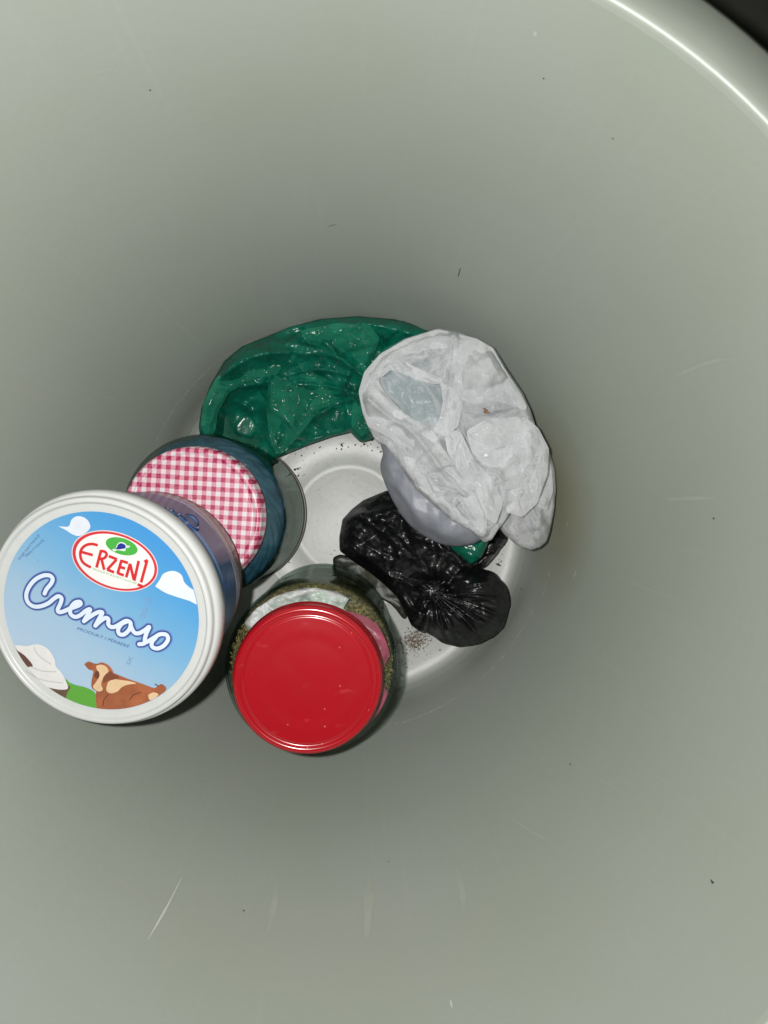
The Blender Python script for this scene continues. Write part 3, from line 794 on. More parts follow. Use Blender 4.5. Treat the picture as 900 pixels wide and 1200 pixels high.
# red lid jar
j1 = empty("glass_jar", tuple(at(360, 797, .160)));  j1.location.z = 0.0005
J1 = j1.location.copy()
tag(j1, "glass jar of dried herbs with a plain glossy red screw lid", "jar")
link("jar_glass", lathe(glass_profile(.0505, .152, .039, .0010), 128), M_GLASS, j1)
def red_paint():
    m, nt, N, L, p = newmat("red_lacquer")
    tc = N.new('ShaderNodeTexCoord')
    n = N.new('ShaderNodeTexNoise'); n.inputs['Scale'].default_value = 55; n.inputs['Detail'].default_value = 6
    L.new(tc.outputs['Object'], n.inputs['Vector'])
    mp = N.new('ShaderNodeMapping'); mp.inputs['Scale'].default_value = (60, 130, 1); mp.inputs['Rotation'].default_value = (0, 0, .4)
    L.new(tc.outputs['Object'], mp.inputs[0])
    n2 = N.new('ShaderNodeTexNoise'); n2.inputs['Scale'].default_value = 1; n2.inputs['Detail'].default_value = 7; L.new(mp.outputs[0], n2.inputs['Vector'])
    r = N.new('ShaderNodeMapRange'); r.inputs[1].default_value = .64; r.inputs[2].default_value = .80; r.inputs[4].default_value = .30
    L.new(n2.outputs['Fac'], r.inputs[0])
    col = mix_col(N, L, n.outputs['Fac'], (0.34, 0.005, 0.011), (0.30, 0.004, 0.009))
    col = mix_col(N, L, r.outputs[0], col, (0.62, 0.12, 0.12))
    n4 = N.new('ShaderNodeTexVoronoi'); n4.inputs['Scale'].default_value = 130; L.new(tc.outputs['Object'], n4.inputs['Vector'])
    r4 = N.new('ShaderNodeMapRange'); r4.inputs[1].default_value = .075; r4.inputs[2].default_value = .05; r4.inputs[4].default_value = .35
    L.new(n4.outputs['Distance'], r4.inputs[0])
    col = mix_col(N, L, r4.outputs[0], col, (0.62, 0.30, 0.28))
    L.new(col, p.inputs['Base Color'])
    rr = N.new('ShaderNodeMapRange'); rr.inputs[3].default_value = .16; rr.inputs[4].default_value = .26
    L.new(n.outputs['Fac'], rr.inputs[0]); L.new(rr.outputs[0], p.inputs['Roughness'])
    return m
l1 = link("jar_lid", lathe(lid_profile(.0408, .013), 128), red_paint(), j1); l1.location = (0, 0, .1605)

def herb_mat():
    m, nt, N, L, p = newmat("dried_herbs")
    tc = N.new('ShaderNodeTexCoord')
    v = N.new('ShaderNodeTexVoronoi'); v.inputs['Scale'].default_value = 750; L.new(tc.outputs['Object'], v.inputs['Vector'])
    s = N.new('ShaderNodeSeparateColor'); L.new(v.outputs['Color'], s.inputs[0])
    cr = N.new('ShaderNodeValToRGB'); L.new(s.outputs[0], cr.inputs[0])
    e = cr.color_ramp.elements; e[0].color = (0.040, 0.026, 0.010, 1); e[1].color = (0.36, 0.26, 0.10, 1)
    e.new(.35).color = (0.13, 0.085, 0.028, 1); e.new(.65).color = (0.16, 0.13, 0.04, 1)
    L.new(cr.outputs[0], p.inputs['Base Color']); setp(p, Roughness=.8)
    b = N.new('ShaderNodeBump'); b.inputs['Strength'].default_value = .9; b.inputs['Distance'].default_value = .002
    L.new(v.outputs['Distance'], b.inputs['Height']); L.new(b.outputs[0], p.inputs['Normal'])
    return m
M_HERB = herb_mat()
rs = random.Random(8)
hb = lathe([(0, .010), (.044, .010), (.0478, .016), (.0480, .05), (.0480, .105), (.0468, .122), (.044, .130), (.038, .1345), (.030, .136), (.02, .137), (.01, .137), (0, .137)], 96)
for v in hb.vertices:
    r = math.hypot(v.co.x, v.co.y)
    if v.co.z > .11 and r < .046:
        v.co.z += .004 * math.sin(v.co.x * 210 + 1) * math.sin(v.co.y * 170) + rs.uniform(-.001, .001) - (.010 if v.co.y > 0 else 0) * max(0, v.co.y) / .04
bm = bmesh.new(); bm.from_mesh(hb)
for k in range(2600):
    a = rs.random() * 6.283; r = .0475 * math.sqrt(rs.uniform(.45, 1)); z = .1325 - .010 * max(0, (r - .038) / .01) - max(0, r * math.sin(a)) / .04 * .008 + rs.uniform(0, .003)
    l = rs.uniform(.0006, .0022); w = l * rs.uniform(.25, .6); t = rs.random() * 6.283; p_ = rs.uniform(-.9, .9)
    c = Vector((r * math.cos(a), r * math.sin(a), z))
    ex = Vector((math.cos(t) * math.cos(p_), math.sin(t) * math.cos(p_), math.sin(p_))) * l; ey = Vector((-math.sin(t), math.cos(t), rs.uniform(-.5, .5))) * w
    bm.faces.new([bm.verts.new(c - ex), bm.verts.new(c + ey), bm.verts.new(c + ex), bm.verts.new(c - ey)])
bm.to_mesh(hb); bm.free()
herbs = link("dried_herbs", hb, M_HERB); herbs.location = J1
tag(herbs, "brown green dried herbs filling the red lidded jar", "herbs", kind='stuff')

M_JW = film("pale_film", (0.74, 0.75, 0.75), (0.62, 0.63, 0.63), rough=.3, alpha=.94, trans=.25, bump=.09, spec=.5)
o = crumple("white_film_scrap", [(290, 712), (300, 702), (318, 697), (330, 692), (331, 684), (338, 692), (352, 683), (362, 676), (372, 678), (380, 686), (398, 682), (408, 688), (410, 700), (402, 712), (420, 730), (380, 735), (330, 735), (296, 750), (286, 730)],
    .133, .004, 10, M_JW, grow=.03, seed=51, facet=.007, cell=9, creases=60, crease_h=.0018, step=1.3, zmin=.12, skirt=False, rough_edge=.6, smooth_outline=False)
tag(o, "torn whitish plastic film packed under the shoulder of the red lidded jar", "film scrap")
M_PINK = film("pink_film", (0.50, 0.11, 0.18), (0.38, 0.07, 0.12), rough=.35, alpha=.9, trans=.2, bump=.09, spec=.4)
o = crumple("pink_film_scrap", [(396, 716), (415, 718), (438, 728), (452, 745), (457, 765), (450, 782), (448, 795), (452, 808), (460, 820), (452, 835), (440, 845), (425, 850), (415, 820), (420, 770), (400, 740)],
    .133, .004, 10, M_PINK, grow=.03, seed=52, facet=.004, cell=14, step=1.3, zmin=.12, skirt=False, rough_edge=.6)
tag(o, "pink plastic film packed among the herbs inside the red lidded jar", "film scrap")

for o_ in bpy.data.objects:                       # packed inside: nothing reaches past the glass
    if o_.name in ("white_film_scrap", "pink_film_scrap"):
        for v in o_.data.vertices:
            dx, dy = v.co.x - J1.x, v.co.y - J1.y; l_ = math.hypot(dx, dy)
            if l_ > .0455:
                k_ = (.0462 + .12 * (l_ - .0455)) / l_
                v.co.x = J1.x + dx * k_; v.co.y = J1.y + dy * k_
# gingham lid jar
j2 = empty("glass_jar", tuple(at(231, 608, .125))); j2.location.z = .0005
J2 = j2.location.copy()
tag(j2, "glass jar with a red and white gingham lid half hidden under the cream tub", "jar")
link("jar_glass", lathe(glass_profile(.0508, .117, .039, .0006), 128), M_GLASS2, j2)
def gingham():
    m, nt, N, L, p = newmat("gingham_print")
    tc = N.new('ShaderNodeTexCoord')
    wn = N.new('ShaderNodeTexNoise'); wn.inputs['Scale'].default_value = 35; L.new(tc.outputs['Object'], wn.inputs['Vector'])
    va = N.new('ShaderNodeVectorMath'); va.operation = 'MULTIPLY_ADD'; va.inputs[1].default_value = (.0014,) * 3
    L.new(wn.outputs['Color'], va.inputs[0]); L.new(tc.outputs['Object'], va.inputs[2])
    mp = N.new('ShaderNodeMapping'); mp.inputs['Rotation'].default_value = (0, 0, RAD(3.5)); L.new(va.outputs[0], mp.inputs[0])
    s = N.new('ShaderNodeSeparateXYZ'); L.new(mp.outputs[0], s.inputs[0])
    def stripe(x):
        f = math_node(N, L, 'PINGPONG', math_node(N, L, 'ADD', x, 1.0), .0027)
        r = N.new('ShaderNodeMapRange'); r.inputs[1].default_value = .0027 * .5 - .00015; r.inputs[2].default_value = .0027 * .5 + .00015
        L.new(f, r.inputs[0]); return r.outputs[0]
    a, b = stripe(s.outputs['X']), stripe(s.outputs['Y'])
    fac = math_node(N, L, 'MULTIPLY', math_node(N, L, 'ADD', a, b), .5)
    cr = N.new('ShaderNodeValToRGB'); L.new(fac, cr.inputs[0])
    e = cr.color_ramp.elements; e[0].color = (0.56, 0.53, 0.545, 1); e[1].color = (0.30, 0.007, 0.055, 1); e.new(.5).color = (0.52, 0.20, 0.27, 1)
    n3 = N.new('ShaderNodeTexNoise'); n3.inputs['Scale'].default_value = 900; L.new(tc.outputs['Object'], n3.inputs['Vector'])
    r3 = N.new('ShaderNodeMapRange'); r3.inputs[1].default_value = .5; r3.inputs[2].default_value = .8; r3.inputs[4].default_value = .25; L.new(n3.outputs['Fac'], r3.inputs[0])
    L.new(mix_col(N, L, r3.outputs[0], cr.outputs[0], (.62, .5, .54)), p.inputs['Base Color']); setp(p, Roughness=.42)
    return m
for rr_, zz_, th_, cc_ in ((.0512, .0065, .0007, (.10, .09, .08)), (.0470, .0012, .0006, (.50, .51, .48)), (.0500, .012, .00035, (.45, .46, .44))):
    link("glass_base_ring", lathe([(rr_ + th_ * math.cos(t), zz_ + th_ * math.sin(t)) for t in [k * math.pi / 4 for k in range(9)]], 128), simple("base_ring_glass", cc_, .3, vary=.6, vscale=60), j2)
l2 = link("jar_lid", lathe(lid_profile(.0412, .013), 128), gingham(), j2); l2.location = (0, 0, .1248)
# rolled blue bag pressed against the inside of the glass
M_BLUE = film("dark_blue_film", (0.018, 0.078, 0.125), (0.010, 0.050, 0.085), rough=.33, alpha=1, trans=.05, bump=.08, spec=.7)
nb, seg = 160, []
rsn = random.Random(3)
def bluew(a, z):
    return .4 * (.012 * math.sin(3 * a + 40 * z) + .012 * math.sin(7 * a + 1.2 + 90 * z) + .006 * math.sin(17 * a + 200 * z) + .006 * math.sin(29 * a - 130 * z))
pr = [(0, .052), (.032, .050), (.043, .052), (.0478, .058), (.0498, .068)]
for k in range(14): pr.append((.0500 + .0004 * math.sin(k * 1.9), .072 + k * .0015))
for k in range(22):
    t = k / 21; pr.append((.0500 - .016 * t ** 1.3, .0915 + .0125 * math.sin(t * math.pi / 2)))
pr += [(.02, .105), (0, .105)]
blm = lathe(pr, nb * 2, bluew)
cs = np.array([v.co[:] for v in blm.vertices]); an = np.arctan2(cs[:, 1], cs[:, 0])[None]; rr_ = np.hypot(cs[:, 0], cs[:, 1])[None]; zc = cs[:, 2][None]
q1 = tri_noise(np.cos(an) * 14 + zc * 0, np.sin(an) * 14 + (rr_ + zc) * 260, 5, 2.2)[0] + .5 * tri_noise(np.cos(an) * 14, np.sin(an) * 14 + (rr_ - zc) * 420 + 50, 6, 1.0)[0]
for v, q in zip(blm.vertices, q1):
    if v.co.z > .05:
        r_ = math.hypot(v.co.x, v.co.y); v.co.z += q * .0026 * (r_ / .05)
        k = 1 - max(0, .5 - q) * .030
        v.co.x *= k; v.co.y *= k
bl = link("blue_plastic_bag", blm, M_BLUE); bl.location = J2
RJ = Matrix.Rotation(RAD(-3), 4, 'Y')                    # the jar leans a little towards the wall
for o_ in (j2, bl):
    o_.matrix_world = Matrix.Translation(J2 + Vector((.0035, .001, .0020))) @ RJ
tag(bl, "dark blue plastic bag rolled up inside the gingham lidded jar", "plastic bag")

# ---------------------------------------------------------------- cream tub
TILT = RAD(12.5); ax = Vector((-.70, -.71, 0)).normalized()
nrm = (Vector((0, 0, 1)) * math.cos(TILT) + ax * math.sin(TILT)).normalized()
TC = at(117, 718, .197)                         # centre of the lid's printed disc
ang = RAD(-24.5)                                # the print's baseline as it lies in the bin
ex = (Vector((math.cos(ang), math.sin(ang), 0))); ex = (ex - nrm * ex.dot(nrm)).normalized(); ey = nrm.cross(ex)
TH = .071
root_loc = TC - nrm * TH
TM = Matrix(((ex.x, ey.x, nrm.x, root_loc.x), (ex.y, ey.y, nrm.y, root_loc.y), (ex.z, ey.z, nrm.z, root_loc.z), (0, 0, 0, 1)))
tub = empty("cream_tub", mat=TM)
tag(tub, "white plastic cream tub with blue printed lid, tilted on top of the gingham lidded jar", "tub")
TI = TM.inverted()
def onlid(u, v, h=0.0):
    d = TI.to_3x3() @ ray(u, v); o_ = TI @ CAM
    t = (TH + h - o_.z) / d.z
    return o_ + d * t
M_TW = simple("white_tub_plastic", (0.49, 0.50, 0.49), .32, bump=.05, bscale=300, vary=.05, vscale=120)

def tub_side():
    m, nt, N, L, p = newmat("printed_tub_side")
    tc = N.new('ShaderNodeTexCoord'); s = N.new('ShaderNodeSeparateXYZ'); L.new(tc.outputs['Object'], s.inputs[0])
    n = N.new('ShaderNodeTexNoise'); n.inputs['Scale'].default_value = 130; n.inputs['Detail'].default_value = 5; L.new(tc.outputs['Object'], n.inputs['Vector'])
    a = math_node(N, L, 'ARCTAN2', s.outputs['Y'], s.outputs['X'])
    z = s.outputs['Z']
    zz = math_node(N, L, 'ADD', z, math_node(N, L, 'MULTIPLY', math_node(N, L, 'SINE', math_node(N, L, 'MULTIPLY', a, 5.0)), .0022))
    cr = N.new('ShaderNodeValToRGB'); r = N.new('ShaderNodeMapRange'); r.inputs[2].default_value = .06; L.new(zz, r.inputs[0]); L.new(r.outputs[0], cr.inputs[0])
    cr.color_ramp.interpolation = 'LINEAR'
    e = cr.color_ramp.elements; e[0].color = (.05, .035, .03, 1); e[0].position = 0; e[1].color = (.09, .22, .46, 1); e[1].position = 1
    for q, c in ((.04, (.20, .13, .10)), (.14, (.15, .095, .075)), (.165, (.30, .28, .27)), (.22, (.26, .25, .26)), (.235, (.04, .04, .07)), (.25, (.34, .33, .42)), (.28, (.32, .33, .46)), (.30, (.12, .24, .46))):
        x = e.new(q); x.color = (*c, 1)
    col = cr.outputs[0]
    n2 = N.new('ShaderNodeMapRange'); n2.inputs[1].default_value = .4; n2.inputs[2].default_value = .62; n2.inputs[4].default_value = .08; L.new(n.outputs['Fac'], n2.inputs[0])
    col = mix_col(N, L, n2.outputs[0], col, (.10, .10, .12))
    L.new(col, p.inputs['Base Color']); setp(p, Roughness=.28)
    return m
M_SIDE = tub_side()
rb_, rt_ = .0500, .0535
side = [(0, .002), (rb_ * .90, .002), (rb_ * .92, 0), (rb_ * .97, 0), (rb_, .0025)] + [(rb_ + (rt_ - rb_) * k / 8, .0025 + (.059 - .0025) * k / 8) for k in range(1, 9)] + [(rt_ + .001, .0602), (rt_ - .001, .0605), (rt_ - .0015, .02), (0, .012)]
link("tub_body", lathe(side, 128), M_SIDE, tub)
tr_ = [(rt_ + .0003, .0555), (rt_ + .0030, .0555), (rt_ + .0034, .0562), (rt_ + .0034, .0586), (rt_ + .0006, .0590), (rt_ + .0003, .0555)]
link("tub_collar", lathe(tr_, 128), M_TW, tub)
LR = .0502
lp = [(.0538, .0605), (.0577, .0603), (.0582, .0610), (.0582, .0655), (.0578, .0675), (.0568, .0688), (.0563, .0690), (.0560, .0700), (.0560, .0718), (.0556, .0727), (.0549, .0732),
      (.0540, .0732), (.0534, .0726), (.0530, .0714), (.0524, .0710), (.0506, .0710), (.0500, .0708), (LR, .0707), (.03, .0707), (0, .0707)]
lp = [((.0502 + (r_ - .0492) * 1.06) if r_ > .0493 and r_ != LR else r_, z_) for r_, z_ in lp]
link("tub_lid", lathe(lp, 160), M_TW, tub)

nub = bmesh.new(); bmesh.ops.create_icosphere(nub, subdivisions=3, radius=1)
q_ = TI @ at(262, 709, .165); a0_ = math.atan2(q_.y, q_.x)
for v in nub.verts: v.co = Vector((.0582 * math.cos(a0_) + v.co.x * .0009, .0582 * math.sin(a0_) + v.co.y * .0009, .0665 + v.co.z * .0011))
nm = bpy.data.meshes.new("m"); nub.to_mesh(nm); nub.free(); link("lid_nub", nm, M_TW, tub)
def art_poly(name, pts, c, lift, par=None, smooth=True, rough=.42):
    if smooth: pts = [(p.x, p.y) for p in spline_pts([Vector((a, b, 0)) for a, b in list(pts) + [pts[0]]], 4)][:-1]
    vs = []
    for u, v in pts:
        q = onlid(u, v)
        l = math.hypot(q.x, q.y)
        if l > LR - .0002: q = Vector((q.x * (LR - .0002) / l, q.y * (LR - .0002) / l, q.z))
        vs.append((q.x, q.y, TH + lift))
    bm = bmesh.new(); f = bm.faces.new([bm.verts.new(v) for v in vs]); f.normal_update()
    if f.normal.z < 0: f.normal_flip()
    bmesh.ops.triangulate(bm, faces=bm.faces, ngon_method='EAR_CLIP')
    me = bpy.data.meshes.new("m"); bm.to_mesh(me); bm.free()
    m = c if isinstance(c, bpy.types.Material) else simple(name + "_ink", c, rough)
    return link(name, me, m, par or tub, smooth=False)

def art_strokes(name, strokes, w_px, c, lift, par=None, smooth=True, flat=.06, endtaper=True, fn=None):
    "inked pen strokes: flattened ribbons with round sections"
    w = w_px * .378 / F * .5
    bm = bmesh.new()
    for si, st in enumerate(strokes):
        P = spline_pts([Vector((a, b, 0)) for a, b in st], 7) if smooth and len(st) > 2 else [Vector((a, b, 0)) for a, b in st]
        Q = [onlid(p.x, p.y) for p in P]
        # round end caps
        cap = lambda q, n: [(q + n * w * math.sin(t), math.cos(t)) for t in (math.pi / 2 * .999, 1.2, .8, .4)]
        if endtaper:
            n0 = (Q[0] - Q[1]).normalized(); n1 = (Q[-1] - Q[-2]).normalized()
            seq = cap(Q[0], n0) + [(q, 1) for q in Q] + list(reversed(cap(Q[-1], n1)))
        else: seq = [(q, 1) for q in Q]
        rows = []
        for i, (q, k) in enumerate(seq):
            a_ = seq[max(i - 1, 0)][0]; b_ = seq[min(i + 1, len(seq) - 1)][0]
            d = (b_ - a_).normalized(); n = Vector((-d.y, d.x, 0)).normalized()
            row = []
            for x, zz in ((-1, 0), (-.96, 1), (.96, 1), (1, 0)):
                row.append(bm.verts.new((q.x + n.x * x * w * max(k, .02), q.y + n.y * x * w * max(k, .02), TH + lift * (.25 if zz == 0 else 1) + i * 4e-7 + si * 7e-6)))
            rows.append(row)
        for A, B in zip(rows, rows[1:]):
            for k in range(3): bm.faces.new((A[k], A[k + 1], B[k + 1], B[k]))
        bm.faces.new(rows[0]); bm.faces.new(list(reversed(rows[-1])))
    bmesh.ops.recalc_face_normals(bm, faces=bm.faces)
    me = bpy.data.meshes.new("m"); bm.to_mesh(me); bm.free()
    m = c if isinstance(c, bpy.types.Material) else simple(name + "_ink", c, .42)
    return link(name, me, m, par or tub, smooth=False)

def art_text(name, s, u, v, u2, v2, h_px, c, lift, par=None, shear=0.0, spread=None):
    cu = bpy.data.curves.new("t", 'FONT'); cu.body = s; cu.size = 1; cu.shear = shear; cu.resolution_u = 3
    to = bpy.data.objects.new("t", cu); COL.objects.link(to)
    me = bpy.data.meshes.new_from_object(to)
    bpy.data.objects.remove(to)
    xs = [q.co.x for q in me.vertices]; ys = [q.co.y for q in me.vertices]
    x0, x1, y1 = min(xs), max(xs), max(max(ys), .6)
    A = onlid(u, v); B = onlid(u2, v2); d = B - A; L_ = d.length; d.normalize(); n = Vector((-d.y, d.x, 0))
    hh = h_px * .378 / F
    for q in me.vertices:
        t = (q.co.x - x0) / (x1 - x0)
        p = A + d * L_ * t + n * hh * q.co.y / y1
        q.co = (p.x, p.y, TH + lift)
    m = c if isinstance(c, bpy.types.Material) else simple(name + "_ink", c, .45)
    o = link(name, me, m, par or tub, smooth=False)
    if len(me.polygons) and sum(p.normal.z for p in me.polygons) < 0: me.flip_normals()
    return o

def sky_print():
    m, nt, N, L, p = newmat("lid_print_blue")
    tc = N.new('ShaderNodeTexCoord'); s = N.new('ShaderNodeSeparateXYZ'); L.new(tc.outputs['Object'], s.inputs[0])
    n = N.new('ShaderNodeTexNoise'); n.inputs['Scale'].default_value = 45; n.inputs['Detail'].default_value = 4; L.new(tc.outputs['Object'], n.inputs['Vector'])
    y = math_node(N, L, 'ADD', s.outputs['Y'], math_node(N, L, 'MULTIPLY', math_node(N, L, 'SUBTRACT', n.outputs['Fac'], .5), .012))
    y = math_node(N, L, 'ADD', y, math_node(N, L, 'MULTIPLY', s.outputs['X'], .25))
    r = N.new('ShaderNodeMapRange'); r.inputs[1].default_value = -.045; r.inputs[2].default_value = .048; L.new(y, r.inputs[0])
    cr = N.new('ShaderNodeValToRGB'); L.new(r.outputs[0], cr.inputs[0])
    e = cr.color_ramp.elements; e[0].color = (.36, .47, .60, 1); e[1].color = (.045, .22, .48, 1)
    e.new(.3).color = (.28, .41, .54, 1); e.new(.55).color = (.16, .34, .52, 1); e.new(.8).color = (.072, .265, .50, 1)
    L.new(cr.outputs[0], p.inputs['Base Color']); setp(p, Roughness=.38)
    return m
disc = lathe([(0, 0), (.02, 0), (.04, 0), (LR, 0)], 160)
dl = link("printed_label", disc, sky_print(), tub, smooth=False); dl.location = (0, 0, TH)
if sum(p.normal.z for p in disc.polygons) < 0: disc.flip_normals()
def P_(o): # make a sub-part of the printed label
    o.parent = dl; o.matrix_parent_inverse = Matrix.Translation((0, 0, -TH)); return o
CW = simple("cloud_white_ink", (.56, .60, .66), .42, vary=.16, vscale=90)
P_(art_poly("cloud_picture", [(68.3, 616.7), (74, 617), (81, 616.5), (84, 609), (90, 605), (98, 606), (104, 611), (106, 618), (101, 624), (93, 628), (85, 626), (77, 621)], CW, .00016))
P_(art_poly("cloud_picture", [(182, 687), (187, 680), (191, 673), (198, 669.5), (206, 669.5), (213, 674), (216, 682), (222, 688), (231, 695), (232, 708), (222, 704), (206, 699), (193, 694)], CW, .00016))
P_(art_poly("hill_picture", [(71, 821), (75.8, 796.5), (82, 800), (90.5, 803), (102, 806), (112.5, 813.4), (118, 835), (97, 832), (83, 827)], (.09, .30, .035), .00016))
CR = simple("cream_picture_ink", (.62, .61, .60), .42, vary=.08, vscale=260)
P_(art_poly("barrel_picture", [(36, 794), (53.8, 800), (81, 803), (79, 812), (74, 822), (58, 816), (45, 808)], simple("barrel_ink", (.10, .06, .035), .45, vary=.6, vscale=500), .00018))
dol = P_(art_poly("cream_picture", [(9, 763), (14, 758), (20, 756), (32, 757), (41, 755), (49, 756), (58, 762), (64, 772), (66, 781), (73, 789), (78, 799), (80, 806), (75, 808), (64, 807), (49, 803), (36, 797), (26, 788), (18, 779)], CR, .00026))
P_(art_poly("barrel_picture", [(13, 757), (20, 761.5), (30, 768.5), (39, 780), (31, 781), (24, 776), (17, 768)], (.10, .045, .035), .00036))
P_(art_strokes("cream_picture", [[(36, 781), (50, 786), (66, 787)], [(30, 786), (48, 796), (74, 800)], [(40, 758), (46, 768), (60, 778)]], 1.4, (.46, .45, .46), .00036))
BR = simple("cow_brown_ink", (.28, .085, .035), .42, vary=.55, vscale=130)
P_(art_poly("cow_picture", [(114, 832), (112.5, 820), (113, 811), (118, 800), (126, 790), (133, 788.5), (146.7, 794), (161, 799), (172, 803), (181, 806), (186, 803), (190, 801.5), (195, 806), (192, 812), (181, 819), (161, 828), (142, 833)], BR, .00024))
P_(art_poly("cow_picture", [(99, 778), (104, 775), (110, 777), (114, 777.5), (120, 776), (127, 779), (132, 785), (133, 791), (128, 798), (124, 805), (120, 811), (114, 810), (108, 806), (107.5, 799), (109, 791), (109.5, 786), (104, 784)], BR, .00034))
CP = simple("cow_cream_ink", (.60, .42, .25), .42, vary=.12, vscale=300)
P_(art_poly("cow_picture", [(113, 780), (119, 778.5), (125, 781), (127.5, 787), (122, 794), (119, 801), (121, 807.5), (117, 810), (112, 808), (109.5, 804), (113, 799), (117, 792), (114.5, 786)], CP, .00044))
P_(art_poly("cow_picture", [(127, 799), (133, 795.5), (139, 796), (146, 797), (153, 798), (160, 800.5), (150, 802), (143, 805), (138, 810), (130, 812), (125, 808)], CP, .00044))
P_(art_poly("cow_picture", [(174, 814), (180, 811), (186, 813), (183, 817), (176, 820)], CP, .00044))
P_(art_poly("cow_picture", [(113.5, 785), (116.5, 787), (117, 792), (113.5, 795), (111, 791)], (.12, .035, .02), .00052))
P_(art_poly("cow_picture", [(124, 790), (130, 786), (134, 790), (140, 793), (134, 796), (127, 797), (122, 800), (121, 795)], (.17, .05, .025), .00050))
P_(art_strokes("cow_picture", [[(121, 827), (122, 820), (127, 814)], [(152, 820), (157, 814), (166, 811)], [(186, 804), (182, 801.5)]], 1.1, (.13, .035, .015), .00040))
# oval emblem
def ellipse(cx, cy, a, b, rot, n=48):
    c, s = math.cos(RAD(rot)), math.sin(RAD(rot))
    return [(cx + a * math.cos(t) * c - b * math.sin(t) * s, cy + a * math.cos(t) * s + b * math.sin(t) * c) for t in [2 * math.pi * k / n for k in range(n)]]
P_(art_poly("oval_emblem", ellipse(134.8, 657.3, 52.5, 33.5, 19.5), (.56, .50, .50), .00020, smooth=False))
P_(art_poly("oval_emblem", ellipse(134.8, 657.3, 51.3, 32.3, 19.5), (.50, .025, .035), .00026, smooth=False))
P_(art_poly("oval_emblem", ellipse(135.2, 657.5, 47.8, 29.8, 19.5), (.64, .63, .62), .00032, smooth=False))
P_(art_poly("oval_emblem", ellipse(143, 640, 19.3, 9.6, 17), (.05, .32, .045), .00038, smooth=False))
P_(art_poly("oval_emblem", [(132, 643.5), (136, 642), (138, 637.5), (142, 635), (147, 636.5), (149, 639), (153, 639.5), (151, 641.5), (148, 642), (147, 645.5), (142, 645), (138, 644.5), (134, 646)], (.55, .60, .55), .00044))
P_(art_poly("oval_emblem", [(134, 643), (137, 642), (139, 638), (142.5, 636.3), (146.5, 637.8), (148, 640.5), (146.5, 642.5), (143.5, 643), (139, 643.6)], (.012, .02, .22), .00052))
RED = simple("lettering_red", (.50, .018, .022), .42)
P_(art_strokes("lettering", [
    [(115, 638.8), (108, 637.3), (101, 638.8), (96, 643.5), (94.6, 650), (96.5, 657), (101, 661.5), (107, 664.6)],
    [(96, 646.6), (109.2, 650.3)],
    [(119.0, 644.5), (113.6, 664.8)], [(118.6, 645.3), (123.6, 646.5), (125.4, 650), (122.6, 653.8), (117.2, 654.8)], [(119.4, 654.5), (122.6, 667.5)],
    [(128.0, 651.5), (137.6, 655.2)], [(137.0, 655.6), (126.2, 667.2)], [(126.0, 667.2), (134.2, 670.4)],
    [(143.0, 656.0), (138.2, 672.2)], [(142.6, 657.0), (150.4, 659.4)], [(140.6, 664.0), (147.0, 666.0)], [(138.6, 671.4), (145.6, 674.0)],
    [(153.0, 660.2), (148.4, 676.2)], [(153.0, 660.5), (157.3, 679.0)], [(163.0, 657.0), (157.8, 680.2)],
    [(173.0, 656.0), (165.8, 682.2)], [(173.4, 656.2), (169.6, 658.0)], [(161.8, 684.6), (167.4, 686.8)]], 3.3, RED, .00052, endtaper=False))
P_(art_text("small_print", "PRODUKTE BULMETI CILESORE", 109, 667.5, 160.5, 684.8, 2.6, (.14, .36, .10), .00050))
# script lettering
word = [
    [(52.7, 695.3), (55.2, 690), (60.5, 683.5), (62.2, 678), (58.6, 674.2), (51, 674.3), (41.5, 679.3), (34.2, 688.2), (31.2, 697.8), (33.5, 705.8), (40, 710.3), (48, 710.2), (57, 706.7),
     (63.3, 701.6), (68.7, 698.4), (72.6, 700.7), (71.5, 706.7), (68.2, 714.0), (69.6, 717.0), (74.5, 716.3), (82, 713.0), (90, 710.4), (95.0, 707.6), (93.6, 704.9), (88.0, 706.3), (83.4, 712.4), (83.2, 719.0), (88.2, 722.6), (94.3, 720.8),
     (101, 715.5), (106.2, 713.6), (103.5, 719.5), (98.9, 727.6)],
    [(98.9, 727.6), (106.5, 722.0), (115, 717.3), (120.4, 717.6), (117, 724), (112.2, 733.0)],
    [(112.2, 733.0), (117.5, 728.0), (124, 723.8), (127.5, 725.6), (127.4, 731.5), (131.0, 734.6), (136.5, 733.6), (143, 729.8), (148.6, 727.2), (153.4, 729.8), (152.2, 737), (146, 743.0), (140.3, 742.6), (139.0, 737.2), (143.0, 731.0), (149, 728)],
    [(153.4, 732.5), (157.5, 740.6), (163, 741.8), (170, 738.2), (175.3, 734.2), (172.6, 740.5), (170.3, 747.4), (169.5, 753.4), (163.6, 754.6)],
    [(169.8, 753), (175, 750.6), (181.5, 746.6), (188, 743.0), (195.2, 743.6), (197.3, 749), (192.6, 756.0), (185, 759.6), (178.8, 757.6), (178.6, 752), (183, 746.6)]]
DB = simple("lettering_navy", (.035, .060, .23), .42)
HB = simple("lettering_halo", (.11, .20, .42), .42)
P_(art_strokes("script_lettering", word, 10.4, HB, .00020))
P_(art_strokes("script_lettering", word, 8.6, DB, .00030))
P_(art_strokes("script_lettering", word, 5.0, (.56, .63, .72), .00042))
NV = simple("small_print_navy", (.05, .09, .24), .45)
P_(art_text("small_print", "PRODUKT I PËRBËRË", 90, 737.5, 151.5, 759.5, 4.4, NV, .00022, shear=.25))
GY = simple("date_stamp_grey", (.16, .26, .38), .5)
P_(art_text("date_stamp", "/2016", 168.0, 728.5, 177.5, 701.0, 5.6, GY, .00056))
P_(art_text("date_stamp", "SK", 152.0, 780, 156.5, 770, 5.2, GY, .00022))
